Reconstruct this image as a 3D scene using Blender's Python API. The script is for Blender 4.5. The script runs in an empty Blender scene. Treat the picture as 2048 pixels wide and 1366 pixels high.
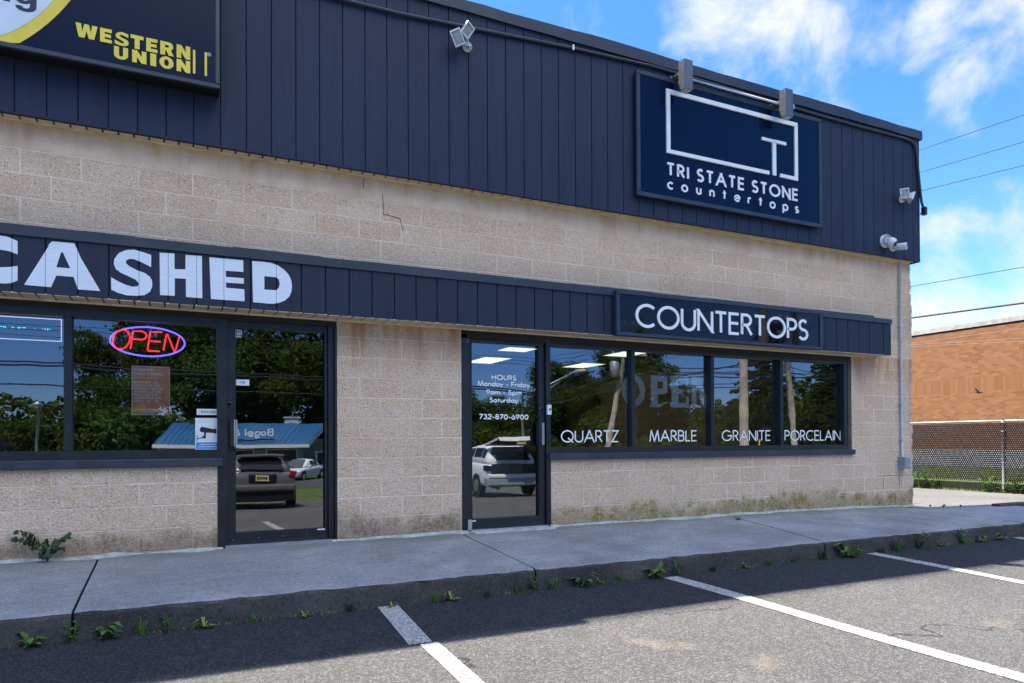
import bpy, math, random
import numpy as np
from mathutils import Vector, Matrix
R = math.radians
random.seed(7)
scene = bpy.context.scene
COL = scene.collection

# ------------------------------------------------------------------ camera
TH = math.atan2(2910, 1400); PITCH = .0087; ROLL = -.005
fw = Vector((math.cos(TH), math.sin(TH), 0)); rt = Vector((math.sin(TH), -math.cos(TH), 0)); upv = Vector((0, 0, 1))
f2 = fw * math.cos(PITCH) + upv * math.sin(PITCH); u2 = upv * math.cos(PITCH) - fw * math.sin(PITCH)
r3 = rt * math.cos(ROLL) + u2 * math.sin(ROLL); u3 = u2 * math.cos(ROLL) - rt * math.sin(ROLL)
cd = bpy.data.cameras.new('camera'); cam = bpy.data.objects.new('camera', cd); COL.objects.link(cam)
M = Matrix((r3, u3, -f2)).transposed().to_4x4(); M.translation = (0, -7.08, .976)
cam.matrix_world = M
cd.sensor_width = 36; cd.lens = 1400 / 2048 * 36; cd.shift_y = (869.2 - 683) / 2048
cd.clip_start = .05; cd.clip_end = 3000
scene.camera = cam

# ------------------------------------------------------------------ light
SUN = Vector((-2.4, 2.45, 6.0)).normalized()
sl = bpy.data.lights.new('sun', 'SUN'); sl.energy = 3.2; sl.angle = R(.5); sl.color = (1, .93, .83)
so = bpy.data.objects.new('sun', sl); COL.objects.link(so); so.location = (0, 0, 30)
so.rotation_euler = (-SUN).to_track_quat('-Z', 'Y').to_euler()
scene.view_settings.view_transform = 'Standard'; scene.view_settings.look = 'None'
scene.view_settings.gamma = 1; scene.view_settings.exposure = 2.0
scene.cycles.max_bounces = 8; scene.cycles.transparent_max_bounces = 12
scene.cycles.sample_clamp_indirect = 6

world = bpy.data.worlds.new('World'); scene.world = world; world.use_nodes = True
nt = world.node_tree; nt.nodes.clear()
class G:
    """tiny node helper"""
    def __init__(s, nt): s.nt = nt
    def n(s, t, **k):
        nd = s.nt.nodes.new(t)
        ins = k.pop('i', {})
        for a, v in k.items(): setattr(nd, a, v)
        for a, v in ins.items(): s.set(nd.inputs[a], v)
        return nd
    def set(s, sock, v):
        if isinstance(v, bpy.types.NodeSocket): s.nt.links.new(v, sock)
        elif isinstance(v, bpy.types.Node): s.nt.links.new(v.outputs[0], sock)
        elif isinstance(v, (tuple, list)) and sock.type == 'RGBA' and len(v) == 3: sock.default_value = (*v, 1)
        else: sock.default_value = v
    def math(s, op, a, b=0., c=None, clamp=False):
        nd = s.nt.nodes.new('ShaderNodeMath'); nd.operation = op; nd.use_clamp = clamp
        s.set(nd.inputs[0], a); s.set(nd.inputs[1], b)
        if c is not None: s.set(nd.inputs[2], c)
        return nd.outputs[0]
    def mix(s, f, a, b, bl='MIX'):
        nd = s.nt.nodes.new('ShaderNodeMix'); nd.data_type = 'RGBA'; nd.blend_type = bl
        s.set(nd.inputs[0], f); s.set(nd.inputs[6], a); s.set(nd.inputs[7], b)
        return nd.outputs[2]
    def ramp(s, f, lo, hi):
        nd = s.nt.nodes.new('ShaderNodeMapRange'); nd.interpolation_type = 'SMOOTHSTEP'
        s.set(nd.inputs[0], f); nd.inputs[1].default_value = lo; nd.inputs[2].default_value = hi
        return nd.outputs[0]
    def noise(s, vec, scale, detail=4, rough=.55, dist=0.):
        return s.n('ShaderNodeTexNoise', i={'Vector': vec, 'Scale': scale, 'Detail': detail, 'Roughness': rough, 'Distortion': dist}).outputs[0]
g = G(nt)
sky = g.n('ShaderNodeTexSky', sky_type='NISHITA', sun_disc=False, sun_elevation=math.asin(SUN.z),
          sun_rotation=math.atan2(SUN.x, SUN.y), air_density=.9, dust_density=.15, ozone_density=2.2)
tc = g.n('ShaderNodeTexCoord').outputs['Generated']
sep = g.n('ShaderNodeSeparateXYZ', i={0: tc})
den = g.math('ADD', g.math('MAXIMUM', sep.outputs[2], 0.), .25)
pl = g.n('ShaderNodeCombineXYZ', i={0: g.math('DIVIDE', sep.outputs[0], den), 1: g.math('DIVIDE', sep.outputs[1], den), 2: 0.})
fbm = g.math('ADD', g.math('MULTIPLY', g.noise(tc, 7.5, 9, .60, .25), .72), g.math('MULTIPLY', g.noise(pl, 2.2, 4, .55, .3), .28))
big = g.noise(pl, .8, 3, .5, .2)
spots = [((.60, .622, .503), .985, .999, .75), ((.665, .592, .452), .9965, .9998, .9), ((.48, .71, .515), .992, .9995, .55),
         ((.80, .425, .428), .991, .9985, .95), ((.764, .505, .402), .9955, .9995, .6),
         ((.849, .46, .261), .9982, .9999, .7), ((.845, .50, .182), .987, .998, 1.0), ((.70, .53, .49), .99, .999, .6)]
tot = None
for c, lo, hi, w in spots:
    dp = g.n('ShaderNodeVectorMath', operation='DOT_PRODUCT', i={0: tc, 1: c}).outputs['Value']
    m = g.math('MULTIPLY', g.ramp(dp, lo, hi), w)
    tot = m if tot is None else g.math('MAXIMUM', tot, m)
gen = g.math('MULTIPLY', g.ramp(big, .60, .78), .25)
tot = g.math('MAXIMUM', tot, gen)
cf = g.ramp(g.math('ADD', g.math('MULTIPLY', tot, .30), fbm), .67, .90)
back = g.ramp(g.n('ShaderNodeVectorMath', operation='DOT_PRODUCT', i={0: tc, 1: (.1, -.56, .82)}).outputs['Value'], .80, .97)   # unseen cloud bank, added high behind the camera to brighten the shaded front
cf = g.math('MAXIMUM', cf, g.math('MULTIPLY', back, g.ramp(fbm, .25, .6)))
skyc = g.mix(1., g.n('ShaderNodeHueSaturation', i={'Saturation': 1.27, 'Color': sky.outputs[0]}), (.84, .87, 1.), 'MULTIPLY')
anti = g.math('MULTIPLY', g.ramp(g.math('MULTIPLY', sep.outputs[1], -1.), .0, .45), g.ramp(sep.outputs[2], .42, .08))   # deeper blue opposite the sun
skyc = g.mix(anti, skyc, g.mix(1., skyc, (.34, .44, .62), 'MULTIPLY'))
bsky = g.n('ShaderNodeBackground', i={'Color': skyc, 'Strength': .086})
bcl = g.n('ShaderNodeBackground', i={'Color': (.95, .97, 1.0), 'Strength': g.math('ADD', .275, g.math('MULTIPLY', back, .85))})
mx = g.n('ShaderNodeMixShader', i={0: cf, 1: bsky.outputs[0], 2: bcl.outputs[0]})
g.n('ShaderNodeOutputWorld', i={0: mx.outputs[0]})

# ------------------------------------------------------------------ materials
MATS = {}
def new(name):
    m = bpy.data.materials.new(name); m.use_nodes = True; m.node_tree.nodes.clear()
    gg = G(m.node_tree); MATS[name] = m
    return m, gg
def finish(gg, sh): gg.n('ShaderNodeOutputMaterial', i={0: sh})
def pbsdf(gg, col, rough=.6, metal=0., normal=None, ior=None, spec=None):
    p = gg.n('ShaderNodeBsdfPrincipled', i={'Base Color': col, 'Roughness': rough, 'Metallic': metal})
    if normal is not None: gg.set(p.inputs['Normal'], normal)
    if ior: p.inputs['IOR'].default_value = ior
    if spec is not None: p.inputs['Specular IOR Level'].default_value = spec
    return p.outputs[0]
def bump(gg, h, strength=.3, dist=.01, normal=None):
    b = gg.n('ShaderNodeBump', i={'Height': h, 'Strength': strength, 'Distance': dist})
    if normal is not None: gg.set(b.inputs['Normal'], normal)
    return b.outputs[0]
def obc(gg): return gg.n('ShaderNodeTexCoord').outputs['Object']
def plain(name, col, rough=.6, metal=0., var=.18, vs=6., bs=0., bscale=60., spec=None):
    m, gg = new(name); o = obc(gg)
    nz = gg.noise(o, vs, 5)
    c2 = tuple(max(0, c * (1 - var)) for c in col); c3 = tuple(min(1, c * (1 + var)) for c in col)
    colr = gg.mix(gg.ramp(nz, .3, .7), c2, c3)
    nrm = bump(gg, gg.noise(o, bscale, 4), bs, .004) if bs else None
    rr = gg.math('ADD', gg.math('MULTIPLY', nz, .2), rough - .1)
    finish(gg, pbsdf(gg, colr, rr, metal, nrm, spec=spec)); return m
def emit(name, col, s):
    m, gg = new(name); finish(gg, gg.n('ShaderNodeEmission', i={'Color': col, 'Strength': s}).outputs[0]); return m

def make_block():
    m, gg = new('split_face_block'); o = obc(gg); s = gg.n('ShaderNodeSeparateXYZ', i={0: o})
    u = gg.math('ADD', s.outputs[0], s.outputs[1]); z = s.outputs[2]
    uv = gg.n('ShaderNodeCombineXYZ', i={0: gg.math('ADD', u, -.3755 + 44.1), 1: gg.math('ADD', z, 20.32 - .006), 2: 0.})
    wob = gg.n('ShaderNodeVectorMath', operation='SCALE', i={0: gg.n('ShaderNodeTexNoise', i={'Vector': o, 'Scale': 9., 'Detail': 3.}).outputs['Color'], 'Scale': .012})
    uvw = gg.n('ShaderNodeVectorMath', operation='ADD', i={0: uv, 1: wob.outputs[0]})
    br = gg.n('ShaderNodeTexBrick', offset=.5, offset_frequency=2, squash=1.0, i={'Vector': uvw, 'Scale': 1., 'Mortar Size': .0075, 'Mortar Smooth': .2,
              'Bias': 0., 'Brick Width': .441, 'Row Height': .2032, 'Color1': (0, 0, 0), 'Color2': (1, 1, 1), 'Mortar': (.5, .5, .5)})
    mort = br.outputs['Fac']; brv = br.outputs['Color']
    smooth = gg.math('GREATER_THAN', z, 3.462)                     # plain top course under the soffit
    ns = gg.noise(o, 2.2, 5); nf = gg.noise(o, 45., 4, .7)
    col = gg.mix(gg.ramp(ns, .3, .72), (.74, .535, .355), (.85, .645, .455))
    col = gg.mix(gg.math('MULTIPLY', brv, .60), col, (.68, .455, .29))
    col = gg.mix(gg.ramp(nf, .35, .75), gg.mix(.30, col, (.34, .235, .155)), col)
    def specks(scale, lo, colr, c, seed):
        v = gg.n('ShaderNodeVectorMath', operation='ADD', i={0: gg.n('ShaderNodeVectorMath', operation='MULTIPLY', i={0: o, 1: (scale, scale, scale * 1.35)}), 1: (seed, seed, seed)})
        v2 = gg.n('ShaderNodeVectorMath', operation='ADD', i={0: v, 1: gg.n('ShaderNodeVectorMath', operation='SCALE', i={0: gg.n('ShaderNodeTexNoise', i={'Vector': v, 'Scale': .8, 'Detail': 1.}).outputs['Color'], 'Scale': 1.3}).outputs[0]})
        vo = gg.n('ShaderNodeTexVoronoi', i={'Vector': v2, 'Scale': 1.})
        rnd = gg.n('ShaderNodeSeparateColor', i={0: vo.outputs['Color']})
        f = gg.math('MULTIPLY', gg.math('GREATER_THAN', rnd.outputs[0], lo), gg.math('LESS_THAN', vo.outputs['Distance'], .36))
        f = gg.math('MULTIPLY', f, gg.math('SUBTRACT', 1., gg.math('MAXIMUM', smooth, mort)))
        return gg.mix(gg.math('MULTIPLY', f, .95), c, colr), vo.outputs['Distance'], f
    col, d1, f1 = specks(74., .72, (.85, .85, .86), col, 3.)
    col, d2, f2_ = specks(80., .85, (.09, .05, .03), col, 11.)
    col, d3, f3 = specks(120., .70, (.74, .66, .58), col, 23.)
    col = gg.mix(gg.math('MULTIPLY', mort, gg.math('ADD', .40, gg.math('MULTIPLY', gg.ramp(gg.noise(o, 1.3, 3), .4, .6), .55))), col, (.88, .73, .58))
    # smooth course and rust stains that run down from the soffits
    col = gg.mix(smooth, col, gg.mix(gg.ramp(gg.noise(o, 5., 4), .3, .7), (.66, .48, .33), (.76, .58, .42)))
    st = gg.n('ShaderNodeVectorMath', operation='MULTIPLY', i={0: o, 1: (5., 5., .5)})
    streak = gg.ramp(gg.noise(st, 1., 5, .65), .42, .72)
    up1 = gg.math('MULTIPLY', gg.ramp(z, 3.30, 3.70), gg.math('GREATER_THAN', z, 2.8))
    low1 = gg.math('MULTIPLY', gg.ramp(z, 1.55, 2.2), gg.math('LESS_THAN', z, 2.2))
    rust = gg.math('ADD', gg.math('MULTIPLY', gg.math('MULTIPLY', up1, streak), .48), gg.math('MULTIPLY', gg.math('MULTIPLY', low1, gg.math('ADD', .35, streak)), .8), clamp=True)
    col = gg.mix(rust, col, (.40, .19, .075))
    # moss and splash dirt at the foot
    lowf = gg.noise(o, 1.1, 4, .6); grain = gg.noise(o, 26., 4, .7); cl = gg.noise(o, 5., 5, .65)
    edge = gg.math('SUBTRACT', z, gg.math('ADD', gg.math('MULTIPLY', lowf, .42), gg.math('MULTIPLY', cl, .12)))
    foot = gg.ramp(edge, -.02, -.20)
    side = gg.ramp(s.outputs[0], 2.0, 4.5)
    col = gg.mix(gg.math('MULTIPLY', foot, gg.math('ADD', .25, gg.math('MULTIPLY', grain, .55))), col, gg.mix(side, (.13, .10, .065), (.21, .18, .07)))
    moss = gg.math('MULTIPLY', gg.ramp(cl, .40, .62), gg.ramp(grain, .36, .58))
    col = gg.mix(gg.math('MULTIPLY', gg.math('MULTIPLY', gg.ramp(edge, .0, -.12), moss), gg.math('ADD', .50, gg.math('MULTIPLY', side, .5))), col, gg.mix(side, (.12, .10, .03), (.20, .185, .025)))
    # grime band over the awning
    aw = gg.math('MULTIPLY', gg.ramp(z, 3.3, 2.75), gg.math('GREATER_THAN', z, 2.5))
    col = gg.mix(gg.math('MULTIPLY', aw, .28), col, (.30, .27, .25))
    # a few patched joints on the right and one settlement crack
    rough_h = gg.math('ADD', gg.math('MULTIPLY', nf, 1.), gg.math('MULTIPLY', d1, .8))
    rough_h = gg.math('MULTIPLY', rough_h, gg.math('SUBTRACT', 1., gg.math('MULTIPLY', smooth, .85)))
    h = gg.math('SUBTRACT', rough_h, gg.math('MULTIPLY', mort, 2.9))
    n1 = bump(gg, h, .62, .011)
    n1 = bump(gg, gg.noise(o, 12., 3), .35, .03, n1)
    finish(gg, pbsdf(gg, col, .92, 0., n1, spec=.25))
make_block()

def make_siding(name, base, blue):
    m, gg = new(name); o = obc(gg)
    st = gg.n('ShaderNodeVectorMath', operation='MULTIPLY', i={0: o, 1: (22., 22., 1.2)})
    n = gg.noise(st, 1., 6, .65); n2 = gg.noise(o, 1.6, 4)
    hz = gg.noise(gg.n('ShaderNodeVectorMath', operation='MULTIPLY', i={0: o, 1: (3., 3., 70.)}), 1., 3)
    c = gg.mix(gg.ramp(n, .3, .75), base, blue)
    c = gg.mix(gg.math('MULTIPLY', gg.ramp(n2, .35, .7), .5), c, tuple(x * 1.45 for x in base))
    chip = gg.math('GREATER_THAN', gg.noise(o, 34., 2, .5), .80)
    c = gg.mix(gg.math('MULTIPLY', chip, .5), c, (.4, .4, .42))
    nb = bump(gg, gg.math('ADD', n, gg.math('MULTIPLY', hz, .8)), .5, .004)
    finish(gg, pbsdf(gg, c, .62, 0., nb, spec=.4))
make_siding('navy_siding', (.0072, .0130, .038), (.0125, .0212, .058))
make_siding('awning_siding', (.0080, .0138, .033), (.0135, .0222, .049))
plain('groove_dark', (.005, .006, .009), .9)
plain('cap_metal', (.030, .036, .052), .45, 0., .2, 3.)
plain('soffit_beige', (.66, .53, .36), .6, 0., .12, 4.)
plain('soffit_gap', (.03, .022, .014), .9)
plain('trim_cream', (.72, .60, .42), .55)
plain('bronze_frame', (.012, .013, .018), .38, 0., .25, 5., .08)
plain('sill_paint', (.030, .038, .052), .5, 0., .25, 7., .1)
plain('rust_trim', (.07, .05, .035), .7, 0., .35, 9.)
plain('aluminium', (.62, .64, .68), .3, .9, .08)
plain('white_vinyl', (.74, .80, .86), .5, 0., .04)
def make_painted():
    m, gg = new('painted_white'); o = obc(gg); s = gg.n('ShaderNodeSeparateXYZ', i={0: o})
    fr = gg.math('FRACT', gg.math('ADD', gg.math('DIVIDE', gg.math('SUBTRACT', s.outputs[0], 3.796), .2265), 50.5))
    ln = gg.math('LESS_THAN', gg.math('ABSOLUTE', gg.math('SUBTRACT', fr, .5)), .010)     # paint does not reach into the board joints
    st = gg.n('ShaderNodeVectorMath', operation='MULTIPLY', i={0: o, 1: (4., 4., 90.)}); n = gg.noise(st, 1., 5, .7)
    c = gg.mix(gg.ramp(n, .35, .75), (.66, .73, .82), (.78, .84, .90)); c = gg.mix(gg.math('GREATER_THAN', gg.noise(o, 28., 4, .6), .735), c, (.12, .13, .16))
    c = gg.mix(gg.math('MULTIPLY', ln, .8), c, (.05, .06, .08)); finish(gg, pbsdf(gg, c, .7, 0., bump(gg, n, .4, .003)))
make_painted()
plain('window_vinyl', (.90, .92, .94), .5, 0., .02)
plain('white_letter', (.80, .82, .85), .45, 0., .05)
plain('white_plastic', (.72, .73, .73), .4, 0., .08)
plain('pvc_grey', (.50, .53, .56), .5, 0., .1)
plain('car_glass_dark', (.012, .015, .017), .08)
plain('box_grey', (.28, .33, .33), .5, 0., .15)
plain('black_plastic', (.012, .012, .014), .4)
plain('yellow_vinyl', (.80, .62, .05), .45, 0., .06)
plain('sign_white', (.62, .70, .78), .35, 0., .05)
plain('navy_text', (.010, .014, .035), .5)
plain('steel_brushed', (.16, .16, .17), .35, .6, .12, 30.)
plain('zinc', (.36, .37, .38), .5, .5, .12, 20.)
plain('galvanised', (.17, .175, .18), .6, .3, .15, 20.)
plain('black_slat', (.012, .012, .013), .55)
plain('rubber', (.015, .015, .016), .8)
plain('pole_wood', (.34, .29, .23), .85, 0., .25, 3., .4, 30.)
plain('wire_black', (.012, .012, .013), .7)
plain('bark', (.075, .06, .045), .9, 0., .3, 8., .5, 20.)
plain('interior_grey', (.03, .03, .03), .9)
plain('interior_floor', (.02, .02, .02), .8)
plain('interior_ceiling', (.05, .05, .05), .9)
plain('concrete_light', (.50, .50, .47), .85, 0., .2, 10., .3)
plain('foundation_grey', (.42, .42, .43), .85, 0., .15, 2.)
plain('grey_stucco', (.22, .23, .25), .85, 0., .1, 2.)
plain('blue_metal_roof', (.03, .14, .32), .35, .2, .1, 1.)
plain('coping_stone', (.44, .39, .33), .8)
plain('white_paint', (.74, .74, .72), .5, 0., .06)
plain('car_grey', (.16, .155, .15), .22, .3, .05)
plain('car_white', (.80, .80, .78), .25, 0., .03)
plain('car_navy', (.02, .022, .03), .22, .3, .05)
plain('lamp_red', (.35, .012, .012), .2)
plain('plate_yellow', (.70, .62, .25), .5)
plain('chrome', (.7, .7, .7), .15, 1., .03)
plain('poster_print', (.30, .115, .06), .5, 0., .35, 9.)
plain('paper_white', (.72, .76, .78), .5, 0., .05)
plain('bitcoin_orange', (.8, .35, .05), .5)
plain('sticker_blue', (.05, .25, .65), .5)
plain('bird_black', (.012, .011, .012), .7)
plain('weed_green', (.075, .145, .025), .6, 0., .35, 25.)
plain('weed_dark', (.020, .050, .014), .6, 0., .35, 25.)
plain('weed_yellow', (.19, .20, .035), .6, 0., .35, 25.)
plain('header_dark', (.016, .014, .013), .75, 0., .5, 45., .5, 90.)
plain('mortar_fill', (.38, .40, .38), .9, 0., .25, 14., .6, 40.)
plain('navy_frame', (.030, .037, .055), .35, 0., .15, 4.)
plain('pebble', (.03, .03, .03), .9)
emit('neon_red', (1, .02, .05), .8); emit('neon_blue', (.14, .10, 1), .9)
emit('led_white', (.75, .72, 1), .4); emit('led_cyan', (.05, .75, .95), .9)
emit('panel_lit', (1, 1, .82), .42)

def foliage(name, a, b):
    m, gg = new(name); o = obc(gg)
    oi = gg.n('ShaderNodeObjectInfo')
    v = gg.noise(o, .9, 4); c = gg.mix(gg.ramp(v, .3, .7), a, b)
    c = gg.mix(gg.ramp(gg.noise(o, 9., 2), .3, .8), gg.mix(.4, c, (.01, .02, .005)), c)
    hs = gg.n('ShaderNodeHueSaturation', i={'Hue': gg.math('ADD', .475, gg.math('MULTIPLY', oi.outputs['Random'], .05)), 'Value': gg.math('ADD', .8, gg.math('MULTIPLY', oi.outputs['Random'], .4)), 'Color': c})
    dd = gg.n('ShaderNodeBsdfDiffuse', i={'Color': hs.outputs[0]}).outputs[0]
    tt = gg.n('ShaderNodeBsdfTranslucent', i={'Color': hs.outputs[0]}).outputs[0]
    finish(gg, gg.n('ShaderNodeMixShader', i={0: .35, 1: dd, 2: tt}).outputs[0])
foliage('leaf_green', (.055, .085, .018), (.11, .15, .035)); foliage('leaf_pine', (.03, .06, .02), (.075, .11, .035))
foliage('leaf_hedge', (.06, .10, .02), (.13, .18, .04))

def gloss_panel(name, col, ior, rough):
    m, gg = new(name); o = obc(gg)
    n = bump(gg, gg.noise(o, 3., 2), .05, .01)
    c = gg.mix(gg.ramp(gg.noise(o, 40., 2), .4, .8), col, tuple(x * 1.25 for x in col))
    finish(gg, pbsdf(gg, c, rough, 0., n, ior=ior))
gloss_panel('black_gloss', (.003, .003, .004), 1.42, .03)
gloss_panel('navy_gloss', (.001, .008, .034), 1.27, .10)
gloss_panel('navy_face', (.0015, .0075, .028), 1.27, .25)

def make_glass():
    m, gg = new('tinted_glass'); o = obc(gg)
    n = bump(gg, gg.noise(o, 1.6, 2), .06, .01)
    tr = gg.n('ShaderNodeBsdfTransparent', i={'Color': (.72, .77, .78)}).outputs[0]
    gl = gg.n('ShaderNodeBsdfGlossy', i={'Color': (.92, .96, 1.0), 'Roughness': 0., 'Normal': n}).outputs[0]
    fr = gg.n('ShaderNodeFresnel', i={'IOR': 1.5}).outputs[0]
    f = gg.math('ADD', gg.math('MULTIPLY', fr, 1.2), .16, clamp=True)
    finish(gg, gg.n('ShaderNodeMixShader', i={0: f, 1: tr, 2: gl}).outputs[0])
make_glass()
def make_veil(name, col, a):
    m, gg = new(name); o = obc(gg)
    nz = gg.ramp(gg.noise(o, 18., 4), .3, .7)
    p = pbsdf(gg, col, .5)
    tr = gg.n('ShaderNodeBsdfTransparent').outputs[0]
    finish(gg, gg.n('ShaderNodeMixShader', i={0: gg.math('ADD', a - .08, gg.math('MULTIPLY', nz, .16)), 1: tr, 2: p}).outputs[0])
make_veil('faded_vinyl', (.8, .85, .9), .62)
make_veil('board_veil', (.45, .47, .46), .2)
make_veil('poster_veil', (.98, .42, .28), .95)

def make_asphalt(name, a, b, tan=True):
    m, gg = new(name); o = obc(gg)
    big = gg.noise(o, .45, 4); fine = gg.noise(o, 70., 4, .75)
    vo = gg.n('ShaderNodeTexVoronoi', i={'Vector': o, 'Scale': 95.}); rnd = gg.n('ShaderNodeSeparateColor', i={0: vo.outputs['Color']})
    c = gg.mix(gg.ramp(big, .3, .7), a, b)
    c = gg.mix(gg.ramp(rnd.outputs[0], .45, 1.), gg.mix(.45, c, (.02, .02, .02)), gg.mix(.26, c, (.30, .285, .26)))
    c = gg.mix(gg.ramp(fine, .42, .30), c, (.018, .018, .02))
    if tan:
        pt = gg.ramp(gg.noise(o, 1.7, 5, .6), .60, .72)
        c = gg.mix(gg.math('MULTIPLY', pt, .30), c, (.33, .265, .19))
        dk = gg.ramp(gg.noise(o, .9, 4, .6), .60, .74)
        c = gg.mix(gg.math('MULTIPLY', dk, .35), c, (.045, .045, .045))
    sp = gg.math('GREATER_THAN', gg.noise(o, 26., 2, .4), .775)
    c = gg.mix(gg.math('MULTIPLY', sp, .6), c, (.5, .5, .5))
    wv = gg.n('ShaderNodeVectorMath', operation='ADD', i={0: o, 1: gg.n('ShaderNodeVectorMath', operation='SCALE', i={0: gg.n('ShaderNodeTexNoise', i={'Vector': o, 'Scale': 1.6, 'Detail': 5.}).outputs['Color'], 'Scale': 1.1}).outputs[0]})
    ve = gg.n('ShaderNodeTexVoronoi', feature='DISTANCE_TO_EDGE', i={'Vector': wv, 'Scale': .34})
    ck = gg.math('MULTIPLY', gg.math('LESS_THAN', ve.outputs['Distance'], .0035), gg.ramp(gg.noise(o, .7, 3), .46, .56))
    c = gg.mix(gg.math('MULTIPLY', ck, .75), c, (.02, .02, .02))
    if tan:   # darker sealed strip along the kerb, with painted shade out to the shadow edge
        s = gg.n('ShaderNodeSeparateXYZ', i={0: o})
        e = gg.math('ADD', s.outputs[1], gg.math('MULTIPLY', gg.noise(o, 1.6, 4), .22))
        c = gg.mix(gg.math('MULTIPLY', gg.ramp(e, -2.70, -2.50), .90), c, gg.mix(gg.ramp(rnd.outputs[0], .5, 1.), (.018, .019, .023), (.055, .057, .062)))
    h = gg.math('ADD', gg.math('MULTIPLY', vo.outputs['Distance'], 1.), fine)
    finish(gg, pbsdf(gg, c, .9, 0., bump(gg, h, .75, .010), spec=.3))
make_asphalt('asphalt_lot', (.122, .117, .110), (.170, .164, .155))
make_asphalt('asphalt_drive', (.22, .21, .19), (.30, .285, .26), False)
make_asphalt('asphalt_road', (.07, .07, .07), (.10, .10, .10), False)

def make_concrete(name, a, b, dirt):
    m, gg = new(name); o = obc(gg)
    n1 = gg.noise(o, 1.3, 6, .6); n2 = gg.noise(o, 30., 5, .7)
    st = gg.n('ShaderNodeVectorMath', operation='MULTIPLY', i={0: o, 1: (2.5, 60., 8.)})
    br = gg.noise(st, 1., 3)
    c = gg.mix(gg.ramp(n1, .3, .72), a, b)
    c = gg.mix(gg.ramp(n2, .5, .72), c, tuple(x * .62 for x in a))
    c = gg.mix(gg.math('MULTIPLY', gg.ramp(br, .42, .75), .5), c, tuple(x * .62 for x in a))
    pa = gg.noise(o, .7, 5, .65); c = gg.mix(gg.math('MULTIPLY', gg.ramp(pa, .48, .66), .5), c, tuple(x * .60 for x in a))
    gum = gg.math('GREATER_THAN', gg.noise(o, 9., 1, .3), .80); c = gg.mix(gg.math('MULTIPLY', gum, .55), c, (.06, .06, .065))
    vo = gg.n('ShaderNodeTexVoronoi', i={'Vector': o, 'Scale': 120.}); rnd = gg.n('ShaderNodeSeparateColor', i={0: vo.outputs['Color']})
    c = gg.mix(gg.math('MULTIPLY', gg.ramp(rnd.outputs[0], .75, 1.), .4), c, tuple(min(1, x * 1.5) for x in b))
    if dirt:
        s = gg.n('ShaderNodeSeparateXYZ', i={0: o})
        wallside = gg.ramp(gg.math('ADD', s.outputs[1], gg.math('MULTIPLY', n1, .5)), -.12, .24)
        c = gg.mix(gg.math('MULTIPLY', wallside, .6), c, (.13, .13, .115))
    finish(gg, pbsdf(gg, c, .88, 0., bump(gg, gg.math('ADD', n2, gg.math('MULTIPLY', br, 1.)), .9, .010), spec=.3))
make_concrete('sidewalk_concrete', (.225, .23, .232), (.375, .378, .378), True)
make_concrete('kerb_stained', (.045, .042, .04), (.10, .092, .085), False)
def make_marking():
    m, gg = new('road_paint'); o = obc(gg)
    w = gg.ramp(gg.noise(o, 55., 5, .75), .41, .55); w2 = gg.ramp(gg.noise(o, 4., 4), .30, .5)
    c = gg.mix(gg.math('MULTIPLY', w, gg.math('ADD', .45, gg.math('MULTIPLY', w2, .55))), (.15, .145, .14), (.50, .49, .465))
    finish(gg, pbsdf(gg, c, .8, 0., bump(gg, gg.noise(o, 80., 4), .6, .006), spec=.3))
make_marking()
def make_brick():
    m, gg = new('orange_brick'); o = obc(gg); s = gg.n('ShaderNodeSeparateXYZ', i={0: o})
    uv = gg.n('ShaderNodeCombineXYZ', i={0: gg.math('ADD', s.outputs[1], 50.), 1: gg.math('ADD', s.outputs[2], 20.), 2: 0.})
    a = gg.n('ShaderNodeTexBrick', offset=.5, i={'Vector': uv, 'Scale': 1., 'Mortar Size': .006, 'Brick Width': .21, 'Row Height': .078, 'Color1': (.25, .092, .036), 'Color2': (.37, .165, .068), 'Mortar': (.26, .15, .085)})
    b = gg.n('ShaderNodeTexBrick', offset=0., i={'Vector': uv, 'Scale': 1., 'Mortar Size': .006, 'Brick Width': .085, 'Row Height': .50, 'Color1': (.28, .105, .04), 'Color2': (.35, .155, .065), 'Mortar': (.24, .135, .075)})
    band = gg.math('MULTIPLY', gg.math('GREATER_THAN', s.outputs[2], 2.52), gg.math('LESS_THAN', s.outputs[2], 3.02))
    c = gg.mix(band, a.outputs[0], b.outputs[0])
    c = gg.mix(gg.math('MULTIPLY', gg.ramp(gg.noise(o, .5, 3), .35, .7), .25), c, (.33, .16, .08))
    finish(gg, pbsdf(gg, c, .85, 0., bump(gg, a.outputs['Fac'], -.4, .006), spec=.2))
make_brick()
def make_grass(name, a, b, d):
    m, gg = new(name); o = obc(gg)
    c = gg.mix(gg.ramp(gg.noise(o, 2.5, 5), .35, .65), a, b)
    c = gg.mix(gg.ramp(gg.noise(o, 14., 4, .7), .5, .75), c, d)
    finish(gg, pbsdf(gg, c, .9, 0., bump(gg, gg.noise(o, 60., 3), .8, .03), spec=.2))
make_grass('grass_ground', (.06, .10, .02), (.11, .16, .035), (.16, .15, .06))
make_grass('verge_dry', (.16, .15, .05), (.24, .21, .09), (.30, .24, .14))

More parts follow.
